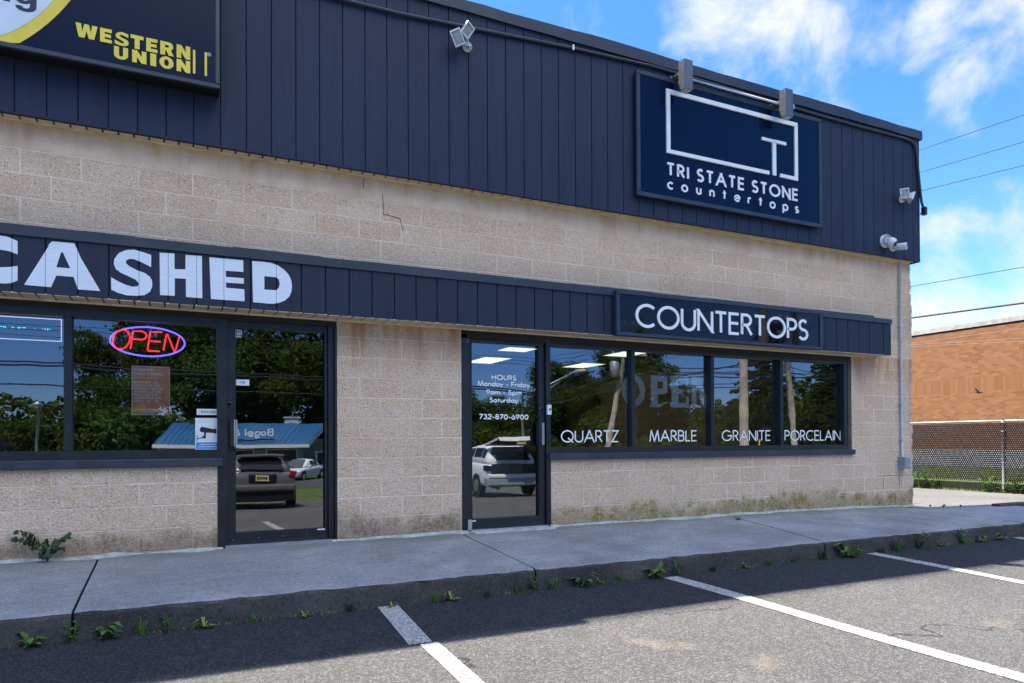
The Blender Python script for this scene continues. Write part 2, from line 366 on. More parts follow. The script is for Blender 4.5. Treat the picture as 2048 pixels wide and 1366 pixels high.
# ------------------------------------------------------------------ mesh building
class MB:
    def __init__(s): s.v = []; s.f = []; s.m = []; s.sm = False
    def face(s, pts, mi=0):
        b = len(s.v); s.v += [tuple(p) for p in pts]; s.f.append(tuple(range(b, b + len(pts)))); s.m.append(mi)
    def box(s, x0, x1, y0, y1, z0, z1, mi=0, skip=''):
        b = len(s.v)
        s.v += [(x0, y0, z0), (x1, y0, z0), (x1, y1, z0), (x0, y1, z0), (x0, y0, z1), (x1, y0, z1), (x1, y1, z1), (x0, y1, z1)]
        for k, q in zip('bt-+lr', ((3, 2, 1, 0), (4, 5, 6, 7), (0, 1, 5, 4), (2, 3, 7, 6), (3, 0, 4, 7), (1, 2, 6, 5))):
            if k in skip: continue
            s.f.append(tuple(b + i for i in q)); s.m.append(mi)
    def bbox(s, x0, x1, y0, y1, z0, z1, c=.006, mi=0):
        """box with chamfered front (-y) edges"""
        F = [(x0 + c, y0, z0 + c), (x1 - c, y0, z0 + c), (x1 - c, y0, z1 - c), (x0 + c, y0, z1 - c)]
        K = [(x0, y0 + c, z0), (x1, y0 + c, z0), (x1, y0 + c, z1), (x0, y0 + c, z1)]
        B = [(x0, y1, z0), (x1, y1, z0), (x1, y1, z1), (x0, y1, z1)]
        b = len(s.v); s.v += F + K + B
        s.f.append((b, b + 1, b + 2, b + 3)); s.m.append(mi)
        for o in (0, 4):
            for i in range(4):
                j = (i + 1) % 4; s.f.append((b + o + i, b + o + 4 + i, b + o + 4 + j, b + o + j)); s.m.append(mi)
        s.f.append((b + 11, b + 10, b + 9, b + 8)); s.m.append(mi)
    def tube(s, pts, r, n=8, mi=0, caps=True):
        pts = [Vector(p) for p in pts]; rr = r if isinstance(r, (list, tuple)) else [r] * len(pts)
        b = len(s.v); side = None
        for i, p in enumerate(pts):
            t = (pts[min(i + 1, len(pts) - 1)] - pts[max(i - 1, 0)]).normalized()
            if side is None: side = t.cross(Vector((0, 0, 1)) if abs(t.z) < .9 else Vector((1, 0, 0))).normalized()
            side = (side - t * side.dot(t)).normalized(); up = side.cross(t)
            for k in range(n):
                a = 2 * math.pi * k / n; s.v.append(tuple(p + (side * math.cos(a) + up * math.sin(a)) * rr[i]))
        for i in range(len(pts) - 1):
            for k in range(n):
                k2 = (k + 1) % n; s.f.append((b + i * n + k, b + i * n + k2, b + (i + 1) * n + k2, b + (i + 1) * n + k)); s.m.append(mi)
        if caps:
            s.f.append(tuple(b + k for k in range(n))); s.m.append(mi)
            e = b + (len(pts) - 1) * n; s.f.append(tuple(e + n - 1 - k for k in range(n))); s.m.append(mi)
    def lathe(s, prof, c, axis, n=16, mi=0):
        """prof [(dist along axis, radius)]"""
        axis = Vector(axis).normalized(); c = Vector(c)
        s.tube([c + axis * d for d, r in prof], [r for d, r in prof], n, mi)
    def prism(s, poly, y0, y1, mi=0):
        """polygon in xz (counter-clockwise seen from -y), front at y0, back at y1"""
        b = len(s.v); n = len(poly)
        s.v += [(x, y0, z) for x, z in poly] + [(x, y1, z) for x, z in poly]
        s.f.append(tuple(b + i for i in range(n))); s.m.append(mi)
        for i in range(n):
            j = (i + 1) % n; s.f.append((b + i, b + n + i, b + n + j, b + j)); s.m.append(mi)
    def build(s, name, mats, parent=None, smooth=False):
        me = bpy.data.meshes.new(name); me.from_pydata(s.v, [], s.f)
        if isinstance(mats, str): mats = [mats]
        for k in mats: me.materials.append(MATS[k])
        me.polygons.foreach_set('material_index', s.m)
        if smooth: me.polygons.foreach_set('use_smooth', [True] * len(s.f))
        me.update()
        o = bpy.data.objects.new(name, me); COL.objects.link(o)
        if parent is not None:
            o.parent = parent
            base = Vector(parent.get('_base', (0, 0, 0))); o.location = -base
        return o
def tag(o, label, cat, group=None):
    o['label'] = label; o['category'] = cat
    if group: o['group'] = group
    return o
def thing(name, label, cat, loc=(0, 0, 0), group=None, local=False, rz=0.):
    """Empty at the base; children meshes are given in world coordinates unless local"""
    o = bpy.data.objects.new(name, None); COL.objects.link(o); o.location = loc; o.empty_display_size = .1
    o.rotation_euler = (0, 0, rz)
    if not local: o['_base'] = tuple(loc)
    return tag(o, label, cat, group)
def struct(o, kind='structure'): o['kind'] = kind; return o
def copy_tree(o, parent=None):
    c = o.copy(); COL.objects.link(c)
    if parent is not None: c.parent = parent
    for ch in list(o.children): copy_tree(ch, c)
    return c

# ------------------------------------------------------------------ stroke lettering
def arc(cx, cy, rx, ry, a0, a1, n=14):
    return [(cx + rx * math.cos(R(a0 + (a1 - a0) * i / n)), cy + ry * math.sin(R(a0 + (a1 - a0) * i / n))) for i in range(n + 1)]
def ell(cx, cy, rx, ry, n=26): return arc(cx, cy, rx, ry, 90, 450, n)[:-1]
X = .62
GL = {
 'A': (.84, [[(0, 0), (.42, 1)], [(.42, 1), (.84, 0)], [(.15, .34), (.69, .34)]]),
 'B': (.56, [[(0, 0), (0, 1), (.28, 1)] + arc(.28, .76, .24, .24, 85, -90, 8) + [(0, .52)], [(.28, .52)] + arc(.30, .26, .26, .26, 85, -90, 8) + [(0, 0)]]),
 'C': (.86, [arc(.5, .5, .5, .5, 48, 312, 24)]),
 'D': (.78, [[(0, 0), (0, 1), (.28, 1)] + arc(.28, .5, .5, .5, 85, -90, 14) + [(0, 0)]]),
 'E': (.5, [[(.5, 1), (0, 1), (0, 0), (.5, 0)], [(0, .52), (.47, .52)]]),
 'F': (.48, [[(.48, 1), (0, 1), (0, 0)], [(0, .52), (.44, .52)]]),
 'G': (1.0, [arc(.5, .5, .5, .5, 45, 360, 26) + [(.58, .5)]]),
 'H': (.68, [[(0, 0), (0, 1)], [(.68, 0), (.68, 1)], [(0, .52), (.68, .52)]]),
 'I': (.0, [[(0, 0), (0, 1)]]),
 'J': (.36, [[(.36, 1), (.36, .2)] + arc(.16, .2, .2, .2, 0, -150, 8)]),
 'K': (.6, [[(0, 0), (0, 1)], [(.58, 1), (.02, .46)], [(.16, .6), (.6, 0)]]),
 'L': (.42, [[(0, 1), (0, 0), (.42, 0)]]),
 'M': (.9, [[(0, 0), (.14, 1)], [(.14, 1), (.45, 0)], [(.45, 0), (.76, 1)], [(.76, 1), (.9, 0)]]),
 'N': (.72, [[(0, 0), (0, 1)], [(0, 1), (.72, 0)], [(.72, 0), (.72, 1)]]),
 'O': (1.0, [ell(.5, .5, .5, .5)]),
 'P': (.5, [[(0, 0), (0, 1), (.24, 1)] + arc(.24, .74, .26, .26, 85, -90, 9) + [(0, .48)]]),
 'Q': (1.02, [ell(.5, .5, .5, .5), [(.56, .36), (1.0, -.06)]]),
 'R': (.54, [[(0, 0), (0, 1), (.24, 1)] + arc(.24, .74, .26, .26, 85, -90, 9) + [(0, .48)], [(.24, .48), (.54, 0)]]),
 'S': (.5, [arc(.25, .75, .22, .25, 35, 265, 12) + arc(.24, .25, .26, .25, 82, -145, 13)]),
 'T': (.58, [[(0, 1), (.58, 1)], [(.29, 1), (.29, 0)]]),
 'U': (.66, [[(0, 1), (0, .33)] + arc(.33, .33, .33, .33, 180, 360, 14) + [(.66, 1)]]),
 'V': (.74, [[(0, 1), (.37, 0)], [(.37, 0), (.74, 1)]]),
 'W': (1.1, [[(0, 1), (.27, 0)], [(.27, 0), (.55, 1)], [(.55, 1), (.83, 0)], [(.83, 0), (1.1, 1)]]),
 'X': (.66, [[(0, 0), (.66, 1)], [(0, 1), (.66, 0)]]),
 'Y': (.66, [[(0, 1), (.33, .48), (.66, 1)], [(.33, .48), (.33, 0)]]),
 'Z': (.58, [[(.02, 1), (.57, 1), (0, 0), (.58, 0)]]),
 '0': (.52, [ell(.26, .5, .26, .5)]), '1': (.2, [[(0, .82), (.18, 1), (.18, 0)]]),
 '2': (.48, [arc(.24, .74, .24, .26, 165, -35, 10) + [(0, 0), (.5, 0)]]),
 '3': (.5, [arc(.23, .76, .21, .24, 150, -80, 9), arc(.23, .27, .26, .27, 88, -155, 11)]),
 '4': (.56, [[(.42, 0), (.42, 1), (0, .28), (.56, .28)]]),
 '5': (.5, [[(.44, 1), (.12, 1), (.06, .56)] + arc(.22, .31, .27, .31, 118, -150, 12)]),
 '6': (.52, [[(.34, 1), (.06, .5)] + arc(.26, .29, .26, .29, 140, 500, 20)]),
 '7': (.48, [[(0, 1), (.48, 1), (.12, 0)]]),
 '8': (.5, [ell(.25, .76, .2, .24, 18), ell(.25, .26, .25, .26, 20)]),
 '9': (.52, [[(.18, 0), (.46, .5)] + arc(.26, .71, .26, .29, -40, 320, 20)]),
 '-': (.3, [[(0, .36), (.3, .36)]]), '.': (.02, [[(0, 0), (.02, 0)]]), '·': (.02, [[(0, .45), (.02, .45)]]),
 '&': (.72, [[(.72, .0), (.2, .62)] + arc(.32, .8, .17, .2, 205, -60, 10) + [(.1, .38)] + arc(.26, .24, .24, .24, 140, 300, 8) + [(.7, .46)]]),
 'a': (.52, [ell(.27, .29, .27, .30, 20), [(.54, .6), (.54, 0)]]),
 'b': (.52, [[(0, 1.05), (0, 0)], ell(.27, .29, .27, .30, 20)]),
 'c': (.44, [arc(.29, .29, .29, .30, 50, 310, 14)]),
 'd': (.54, [ell(.27, .29, .27, .30, 20), [(.54, 1.05), (.54, 0)]]),
 'e': (.54, [[(0, .31), (.55, .31)] + arc(.28, .30, .28, .30, 5, 318, 16)]),
 'g': (.54, [ell(.27, .29, .27, .30, 20), [(.54, .6), (.54, -.06)] + arc(.29, -.06, .25, .22, 0, -150, 9)]),
 'i': (.0, [[(0, .6), (0, 0)], [(0, .84), (0, .88)]]), 'l': (.0, [[(0, 1.05), (0, 0)]]),
 'm': (.82, [[(0, .6), (0, 0)], [(0, .38)] + arc(.2, .38, .2, .21, 180, 0, 9) + [(.4, 0)], [(.4, .38)] + arc(.61, .38, .21, .21, 180, 0, 9) + [(.82, 0)]]),
 'n': (.42, [[(0, .6), (0, 0)], [(0, .36)] + arc(.21, .36, .21, .23, 180, 0, 10) + [(.42, 0)]]),
 'o': (.56, [ell(.28, .29, .28, .30, 22)]),
 'p': (.54, [[(0, .6), (0, -.34)], ell(.27, .29, .27, .30, 20)]),
 'r': (.26, [[(0, .6), (0, 0)], [(0, .36)] + arc(.19, .38, .19, .2, 180, 65, 6)]),
 's': (.34, [arc(.17, .44, .145, .155, 40, 262, 9) + arc(.165, .145, .175, .145, 82, -145, 9)]),
 't': (.32, [[(.16, .86), (.16, 0)], [(0, .6), (.32, .6)]]),
 'u': (.42, [[(0, .6), (0, .23)] + arc(.21, .23, .21, .23, 180, 360, 10) + [(.42, .6)], [(.42, .23), (.42, 0)]]),
 'y': (.5, [[(0, .6), (.26, .03)], [(.5, .6), (.14, -.32)]]),
}
def ribbon(mb, pts, closed, t, place, n0, n1, mi=0, hcut=1e9):
    q = []
    for p in pts:
        if not q or (p[0] - q[-1][0]) ** 2 + (p[1] - q[-1][1]) ** 2 > 1e-10: q.append(p)
    pts = q; n = len(pts)
    if n == 2 and abs(pts[0][0] - pts[1][0]) > 1e-6 and abs(abs(pts[0][1] - pts[1][1]) - hcut) < hcut * .01:
        (xa, ya), (xb, yb) = sorted(pts, key=lambda p: p[1]); e = t / 2 * (xb - xa) / (yb - ya)   # diagonal cut level with cap and base line
        hw = t / 2 * math.hypot(xb - xa, yb - ya) / (yb - ya)
        A, Bq = (xa - e, ya - t / 2), (xb + e, yb + t / 2)
        poly = [(A[0] - hw, A[1]), (A[0] + hw, A[1]), (Bq[0] + hw, Bq[1]), (Bq[0] - hw, Bq[1])]
        mb.face([place(p, n1) for p in poly], mi)
        if n1 - n0 > .0025:
            for i in range(4):
                j = (i + 1) % 4; mb.face([place(poly[i], n1), place(poly[i], n0), place(poly[j], n0), place(poly[j], n1)], mi)
        return
    P = [Vector(p) for p in pts]; L = []; Rr = []
    for i in range(n):
        a = P[i] - P[i - 1] if (i or closed) else None
        b = P[(i + 1) % n] - P[i] if (i < n - 1 or closed) else None
        a = a.normalized() if a is not None and a.length > 1e-9 else None
        b = b.normalized() if b is not None and b.length > 1e-9 else None
        if a is None: a = b
        if b is None: b = a
        na = Vector((-a.y, a.x)); nb = Vector((-b.y, b.x)); mm = na + nb
        if mm.length < .2: mm = na
        mm.normalize(); k = 1 / max(.45, mm.dot(na))
        L.append(P[i] + mm * t * .5 * k); Rr.append(P[i] - mm * t * .5 * k)
    m = n if closed else n - 1
    for i in range(m):
        j = (i + 1) % n
        mb.face([place(Rr[i], n1), place(Rr[j], n1), place(L[j], n1), place(L[i], n1)], mi)
        if n1 - n0 > .0025:
            mb.face([place(L[i], n1), place(L[j], n1), place(L[j], n0), place(L[i], n0)], mi)
            mb.face([place(Rr[j], n1), place(Rr[i], n1), place(Rr[i], n0), place(Rr[j], n0)], mi)
            if not closed and i == 0: mb.face([place(Rr[0], n0), place(Rr[0], n1), place(L[0], n1), place(L[0], n0)], mi)
            if not closed and i == m - 1: mb.face([place(Rr[j], n1), place(Rr[j], n0), place(L[j], n0), place(L[j], n1)], mi)
def text(mb, s, x0, x1, z0, H, t, y, depth=.002, gap=.26, mi=0, flip=False, slant=0., neon=None, xs=None):
    """letters in the plane y=const facing -y (or +y when flipped), ink box x0..x1, baseline z0, cap height H"""
    w = 0.; pos = []
    for i, c in enumerate(s):
        if c == ' ': w += .30 + gap * .6; continue
        pos.append((c, w)); w += GL[c][0] + gap
    w -= gap
    sx = (x1 - x0 - t) / w; h = H - t
    for q, (c, u) in enumerate(pos):
        for k, st in enumerate(GL[c][1]):
            closed = len(st) > 12 and (st[0][0] - st[-1][0]) ** 2 + (st[0][1] - st[-1][1]) ** 2 < .03 and c in 'OQ086abdgopq' and len(st) < 28 and k == (1 if c in 'bp' else 0) and c not in '6'
            if c == '8': closed = True
            pp = [(t / 2 + (u + a) * sx + slant * b * h, t / 2 + b * h) for a, b in st]
            def place(p, n):
                if flip: return (x1 - p[0], y + n, z0 + p[1])
                return (x0 + p[0], y - n, z0 + p[1])
            if neon:
                pts = [place(p, neon + .004 * k) for p in pp]
                if closed: pts.append(pts[0])
                mb.tube(pts, t / 2, 8, mi)
            else: ribbon(mb, pp, closed, t, place, 0., depth + .0004 * k + .0002 * (q % 2), mi, h)

# ================================================================== SETTING: ground
def zy(y):
    if y > -1.75: return -.30
    if y > -20: return -.30 + .047 * (y + 1.75)
    if y > -55: return -1.158 + (y + 20) / 35 * .642
    return -1.8
def zg(x, y): return zy(y) - .018 * min(max(x - 12, 0), 7.4) + (min(max(x - 19.8, 0), 4.2) * .117 if y > -4 else min(max(x - 19.8, 0), 4.2) * .117 * max(0, 1 + (y + 4) / 6))
def sheet(name, xs, ys, dz, mat):
    mb = MB(); nx = len(xs)
    for y in ys:
        for x in xs: mb.v.append((x, y, zg(x, y) + dz))
    for j in range(len(ys) - 1):
        for i in range(nx - 1):
            a = j * nx + i; mb.f.append((a, a + 1, a + nx + 1, a + nx)); mb.m.append(0)
    return struct(mb.build(name, mat))
sheet('ground', [-900, -300, -100, -40, -20, -10, 0, 6, 12, 15, 19.4, 19.8, 22, 24, 30, 50, 100, 300, 900],
      [-1500, -500, -200, -100, -70, -55, -46, -37, -29, -24, -20, -15, -10, -7, -4, -1.75, -1.70, 0, 4, 8, 12, 20, 40, 100, 300, 900], -.02, 'grass_ground')
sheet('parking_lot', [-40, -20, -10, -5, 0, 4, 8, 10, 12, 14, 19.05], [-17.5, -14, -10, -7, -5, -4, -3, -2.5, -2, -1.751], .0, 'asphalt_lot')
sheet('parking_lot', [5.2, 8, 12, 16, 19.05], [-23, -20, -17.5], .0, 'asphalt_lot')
sheet('driveway', [12.2, 14, 16, 17.5, 19.05], [-1.75, 0, 2, 4, 8, 14, 30], .002, 'asphalt_drive')
sheet('driveway_edge', [10.25, 11.5, 12.2], [-.12, .2, 2, 6, 14, 30], .002, 'asphalt_drive')
sheet('verge', [19.05, 19.2, 19.45, 19.8], [-6, -3, 0, 2, 4, 8, 14, 30], .004, 'verge_dry')
sheet('road', [-400, -60, 0, 60, 400], [-46, -42, -37, -33, -29], .0, 'asphalt_road')
sheet('far_pavement', [-30, 0, 30], [-60, -55, -50, -46.3], .0, 'asphalt_drive')
# sidewalk slabs with open joints and a worn kerb edge, one cast piece
rng = np.random.default_rng(3)
def sidewalk():
    mb = MB()
    joints = [-14, -11.2, -7.6, -4.0, -.60, 2.78, 6.42, 9.95, 12.35]
    skew = {6.42: .14}
    for a, b in zip(joints[:-1], joints[1:]):
        ga = .016; n = max(4, int((b - a) / .09)); rows = []
        jit = rng.normal(0, 1, (n + 1, 4)); tilt = rng.normal(0, .002)
        for i in range(n + 1):
            t = i / n; row = []
            zb = -.014 - (.04 if b > 12 else 0) - max(0, (a + (b - a) * t) - 8.) * .018; zf = -.122 + tilt
            for k, (y, f) in enumerate([(.02, 0.), (-.30, .28), (-.8, .5), (-1.3, .76), (-1.66, .98), (-1.715, 1.), (-1.742, 1.), (-1.752, 1.), (-1.765, 1.)]):
                xa = a + skew.get(a, 0) * (1 + y / .875) + ga / 2; xb = b + skew.get(b, 0) * (1 + y / .875) - ga / 2
                x = xa + (xb - xa) * t; z = zb + (zf - zb) * f; yy = y
                if k == 6: z -= .010; yy += jit[i, 0] * .003; z += jit[i, 1] * .003
                if k == 7: z -= .030; yy += jit[i, 2] * .005; z += jit[i, 3] * .004
                if k == 8: z = -.36
                if k == 5: z += jit[i, 1] * .0015
                row.append((x, yy, z))
            rows.append(row)
        base = len(mb.v); m = len(rows[0])
        for r in rows: mb.v += r
        for i in range(n):
            for k in range(m - 1):
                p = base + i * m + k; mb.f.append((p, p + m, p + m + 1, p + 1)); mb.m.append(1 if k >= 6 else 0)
        for r, rev in ((rows[0], 0), (rows[-1], 1)):     # joint walls
            pts = [(x, y, z) for x, y, z in r[:-1]] + [(r[-1][0], r[-1][1], -.36), (r[0][0], r[0][1], -.36)]
            mb.face(pts if rev else pts[::-1], 1)
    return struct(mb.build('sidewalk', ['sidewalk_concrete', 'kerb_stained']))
sidewalk()
# painted bay lines
def marking(x0, x1, w, y0, y1, wob):
    mb = MB(); n = 14
    for i in range(n):
        q = []
        for t in (i / n, (i + 1) / n):
            y = y0 + (y1 - y0) * t; x = x0 + (x1 - x0) * t + wob * math.sin(t * 9) ; q.append((x, y))
        (xa, ya), (xb, yb) = q
        mb.face([(xa - w / 2, ya, zg(xa, ya) + .005), (xb - w / 2, yb, zg(xb, yb) + .005), (xb + w / 2, yb, zg(xb, yb) + .005), (xa + w / 2, ya, zg(xa, ya) + .005)])
    return struct(mb.build('road_marking', 'road_paint'))
for a in [(-4.05, -4.0, .16, -1.8, -6.8, 0), (-1.30, -1.25, .16, -1.8, -6.8, 0), (1.48, 1.44, .16, -1.77, -2.70, 0), (1.49, 1.53, .125, -2.72, -6.8, 0), (4.15, 4.60, .165, -1.83, -5.6, .012), (6.99, 7.32, .155, -1.77, -5.8, .012),
          (9.72, 10.0, .15, -1.77, -5.8, 0), (12.5, 12.8, .15, -1.9, -5.8, 0)]: marking(*a)

# ================================================================== THE SHOP BUILDING
B = thing('shop_building', 'low block-walled shop with dark navy plank fascia and two glazed shopfronts', 'building', (0, 0, 0))
E_ = 10.28; W_ = -14.
mb = MB()
mb.box(W_, .385, 0, .2, -.35, .76); mb.box(1.456, 2.80, 0, .2, -.35, 2.2); mb.box(3.86, 8.92, 0, .2, -.35, .76)
mb.box(8.92, E_ - .05, 0, .2, -.35, 2.2); mb.box(W_, E_ - .05, 0, .2, 2.2, 3.72)
mb.box(E_ - .25, E_, .2, 16, -.5, 3.72); mb.box(W_, E_ - .25, 15.8, 16, -.5, 3.72); mb.box(W_ - .2, W_, 0, 16, -.5, 3.72)
rg = random.Random(5)
for r in range(-2, 19):     # the rough corner blocks, each course broken a little differently
    z0, z1 = r * .2032 + .006, (r + 1) * .2032 + .003
    if z0 > 3.7: break
    e = rg.uniform(-.006, .016); n = 5
    for k in range(n):
        za, zb = z0 + (z1 - z0) * k / n, z0 + (z1 - z0) * (k + 1) / n
        d = e + rg.uniform(-.009, .009) - (.012 if k in (0, n - 1) else 0)
        if r == 17: d = -.02
        if r < 0: d += .008
        mb.box(E_ - .05, E_ + d, -rg.uniform(0, .006), .2, za, min(zb, 3.72))
mb.build('wall', 'split_face_block', B)
mb = MB(); mb.box(W_, E_ + .1, .05, 16.0, 5.30, 5.42); mb.box(W_, E_, .2, 15.8, 3.72, 5.30, skip='tb'); mb.build('roof', 'groove_dark', B)
mb = MB()
mb.box(W_, 1.456, -.004, .03, 2.128, 2.2); mb.box(2.80, 8.92, -.004, .03, 2.10, 2.2); mb.build('lintel', 'header_dark', B)
# mortar fillet along the foot of the wall, broken and uneven
rg = random.Random(9)
for a, b in ((W_, .40), (1.40, 2.86), (3.88, E_ - .02)):
    mb = MB()
    n = int((b - a) / .22); pts = [a + (b - a) * i / n for i in range(n + 1)]
    hs = [(rg.uniform(.004, .030), rg.uniform(.025, .11)) for _ in pts]
    for i in range(n):
        (h0, d0), (h1, d1) = hs[i], hs[i + 1]; x0, x1 = pts[i], pts[i + 1]
        zz = -.016 - max(0, x0 - 8) * .018
        mb.face([(x0, -d0, zz - .012), (x1, -d1, zz - .012), (x1, -.001, zz + h1), (x0, -.001, zz + h0)])
    mb.build('mortar_fillet', 'mortar_fill', B)
for pts in ([(1.741, 3.685), (1.736, 3.556)], [(1.934, 3.534), (1.943, 3.328), (2.119, 3.305), (2.151, 3.178)], [(9.515, .418), (9.885, .415), (10.26, .41)], [(9.61, .41), (9.612, .215)], [(9.97, .41), (9.972, .215)]):
    mb = MB(); q = []
    for (xa, za), (xb, zb_) in zip(pts[:-1], pts[1:]):
        for k in range(6): t = k / 6; q.append((xa + (xb - xa) * t + random.uniform(-.003, .003), za + (zb_ - za) * t + random.uniform(-.003, .003)))
    q.append(pts[-1]); ribbon(mb, q, False, .006, lambda p, n: (p[0], -.0015 - n, p[1]), 0., .0005); mb.build('crack', 'groove_dark', B)
# door step of door 2
mb = MB(); mb.bbox(2.90, 3.90, -.13, .02, -.06, -.012, .01); mb.build('doorstep', 'mortar_fill', B)

# fascia: boards with open grooves on a dark backing, cap, soffit
def boards(mb, xs, y, z0, z1, gap=.010, th=.02, rgen=None):
    for a, b in zip(xs[:-1], xs[1:]):
        dy = rgen.uniform(-.0012, .0012) if rgen else 0
        mb.bbox(a + gap / 2, b - gap / 2, y + dy, y + th, z0, z1, .003)
rg = random.Random(2)
xs = [2.838 + .2212 * k for k in range(34)]; xs = [x for x in xs if x < E_ - .05] + [E_ + .02]
xl = [2.838 - .2238 * k for k in range(76)]; xl = sorted(x for x in xl if x > W_ - .1)
fa = MB(); boards(fa, xs, -.15, 3.685, 5.58, .007, .018, rg); boards(fa, xl, -.147, 3.685, 5.58, .006, .018, rg)
fa.build('fascia', 'navy_siding', B)
mb = MB(); mb.box(W_, E_ + .015, -.131, -.10, 3.69, 5.6); mb.box(E_ - .06, E_ + .017, -.10, 15.9, 3.69, 5.6); mb.build('fascia_backing', 'groove_dark', B)
fs = MB()
for k in range(70):
    y = -.128 + k * .222; fs.box(E_ + .018, E_ + .036, y, y + .212, 3.685, 5.58)
fs.build('side_fascia', 'navy_siding', B)
# coping: slightly wavy metal/roofing edge
mb = MB(); n = 90; rg = random.Random(4); pr = []
for i in range(n + 1):
    x = W_ + (E_ + .045 - W_) * i / n
    pr.append((x, 5.69 + .008 * math.sin(x * 1.7) + rg.uniform(-.006, .006), 5.565 + rg.uniform(-.004, .004)))
for (x0, t0, b0), (x1, t1, b1) in zip(pr[:-1], pr[1:]):
    mb.face([(x0, -.178, b0), (x1, -.178, b1), (x1, -.182, t1), (x0, -.182, t0)])
    mb.face([(x0, -.182, t0), (x1, -.182, t1), (x1, .12, t1 - .01), (x0, .12, t0 - .01)])
    mb.face([(x0, -.15, b0 + .004), (x1, -.15, b1 + .004), (x1, -.178, b1), (x0, -.178, b0)])
x1 = E_ + .045
mb.box(x1 - .03, x1 + .02, -.17, 16, 5.56, 5.685); mb.build('coping', 'cap_metal', B)
mb = MB()      # soffit slats
x = W_
while x < E_ + .02:
    mb.box(x, min(x + .104, E_ + .03), -.135, -.012, 3.692, 3.702); x += .120
mb.build('soffit', 'soffit_beige', B)
mb = MB(); mb.box(W_, E_ + .03, -.145, -.01, 3.7025, 3.71); mb.build('soffit_gap', 'soffit_gap', B)
mb = MB(); mb.box(W_, E_ - .05, -.024, -.002, 3.676, 3.693); mb.build('soffit_trim', 'trim_cream', B)

# ---- awning band
AX = 9.47
aw = thing('awning', '', '')          # a part of the building: label cleared below
del aw['label']; del aw['category']; aw.parent = B; aw['_base'] = (0, 0, 0)
xs = [3.796 + .2265 * k for k in range(-78, 24)]; xs = [x for x in xs if W_ < x < 9.2] + [9.30, AX]
ab = MB(); boards(ab, xs, -.25, 2.20, 2.668, .009, .018, random.Random(6)); ab.build('boarding', 'awning_siding', aw)
mb = MB(); mb.box(W_, AX - .004, -.234, -.004, 2.208, 2.735, 0); mb.build('backing', 'groove_dark', aw)
mb = MB(); n = 60; rg = random.Random(8)
for i in range(n):
    a = W_ + (AX - W_) * i / n; b = W_ + (AX - W_) * (i + 1) / n
    mb.box(a, b, -.266, -.002, 2.662 + rg.uniform(-.002, .002), 2.748 + rg.uniform(-.004, .004) - (.02 if i == n - 1 else 0), skip='lr' if 0 < i < n - 1 else '')
mb.build('cap', 'cap_metal', aw)
mb = MB(); x = W_
while x < AX - .03:
    mb.box(x, min(x + .104, AX - .01), -.245, -.012, 2.194, 2.206); x += .118
mb.build('soffit', 'soffit_beige', aw)
mb = MB(); mb.box(W_, AX - .1, -.030, -.006, 2.180, 2.1955); mb.build('soffit_trim', 'trim_cream', aw)
def curve_mesh(name, loops, y, th, mat, parent):
    cu = bpy.data.curves.new(name, 'CURVE'); cu.dimensions = '2D'; cu.fill_mode = 'BOTH'; cu.extrude = th / 2
    for lp in loops:
        sp = cu.splines.new('POLY'); sp.points.add(len(lp) - 1); sp.use_cyclic_u = True
        for p, (x, z) in zip(sp.points, lp): p.co = (x, z, 0, 1)
    tmp = bpy.data.objects.new('tmp', cu); me = bpy.data.meshes.new_from_object(tmp)
    bpy.data.objects.remove(tmp); bpy.data.curves.remove(cu)
    me.transform(Matrix(((1, 0, 0, 0), (0, 0, -1, y - th / 2), (0, 1, 0, 0), (0, 0, 0, 1))))
    me.name = name; me.materials.clear(); me.materials.append(MATS[mat])
    o = bpy.data.objects.new(name, me); COL.objects.link(o)
    if parent is not None:
        o.parent = parent; o.location = -Vector(parent.get('_base', (0, 0, 0)))
    return o
def smooth_loop(lp, it=1):
    for _ in range(it):
        o = []
        for i in range(len(lp)):
            a, b = lp[i], lp[(i + 1) % len(lp)]
            o += [(a[0] * .78 + b[0] * .22, a[1] * .78 + b[1] * .22), (a[0] * .22 + b[0] * .78, a[1] * .22 + b[1] * .78)]
        lp = o
    return lp
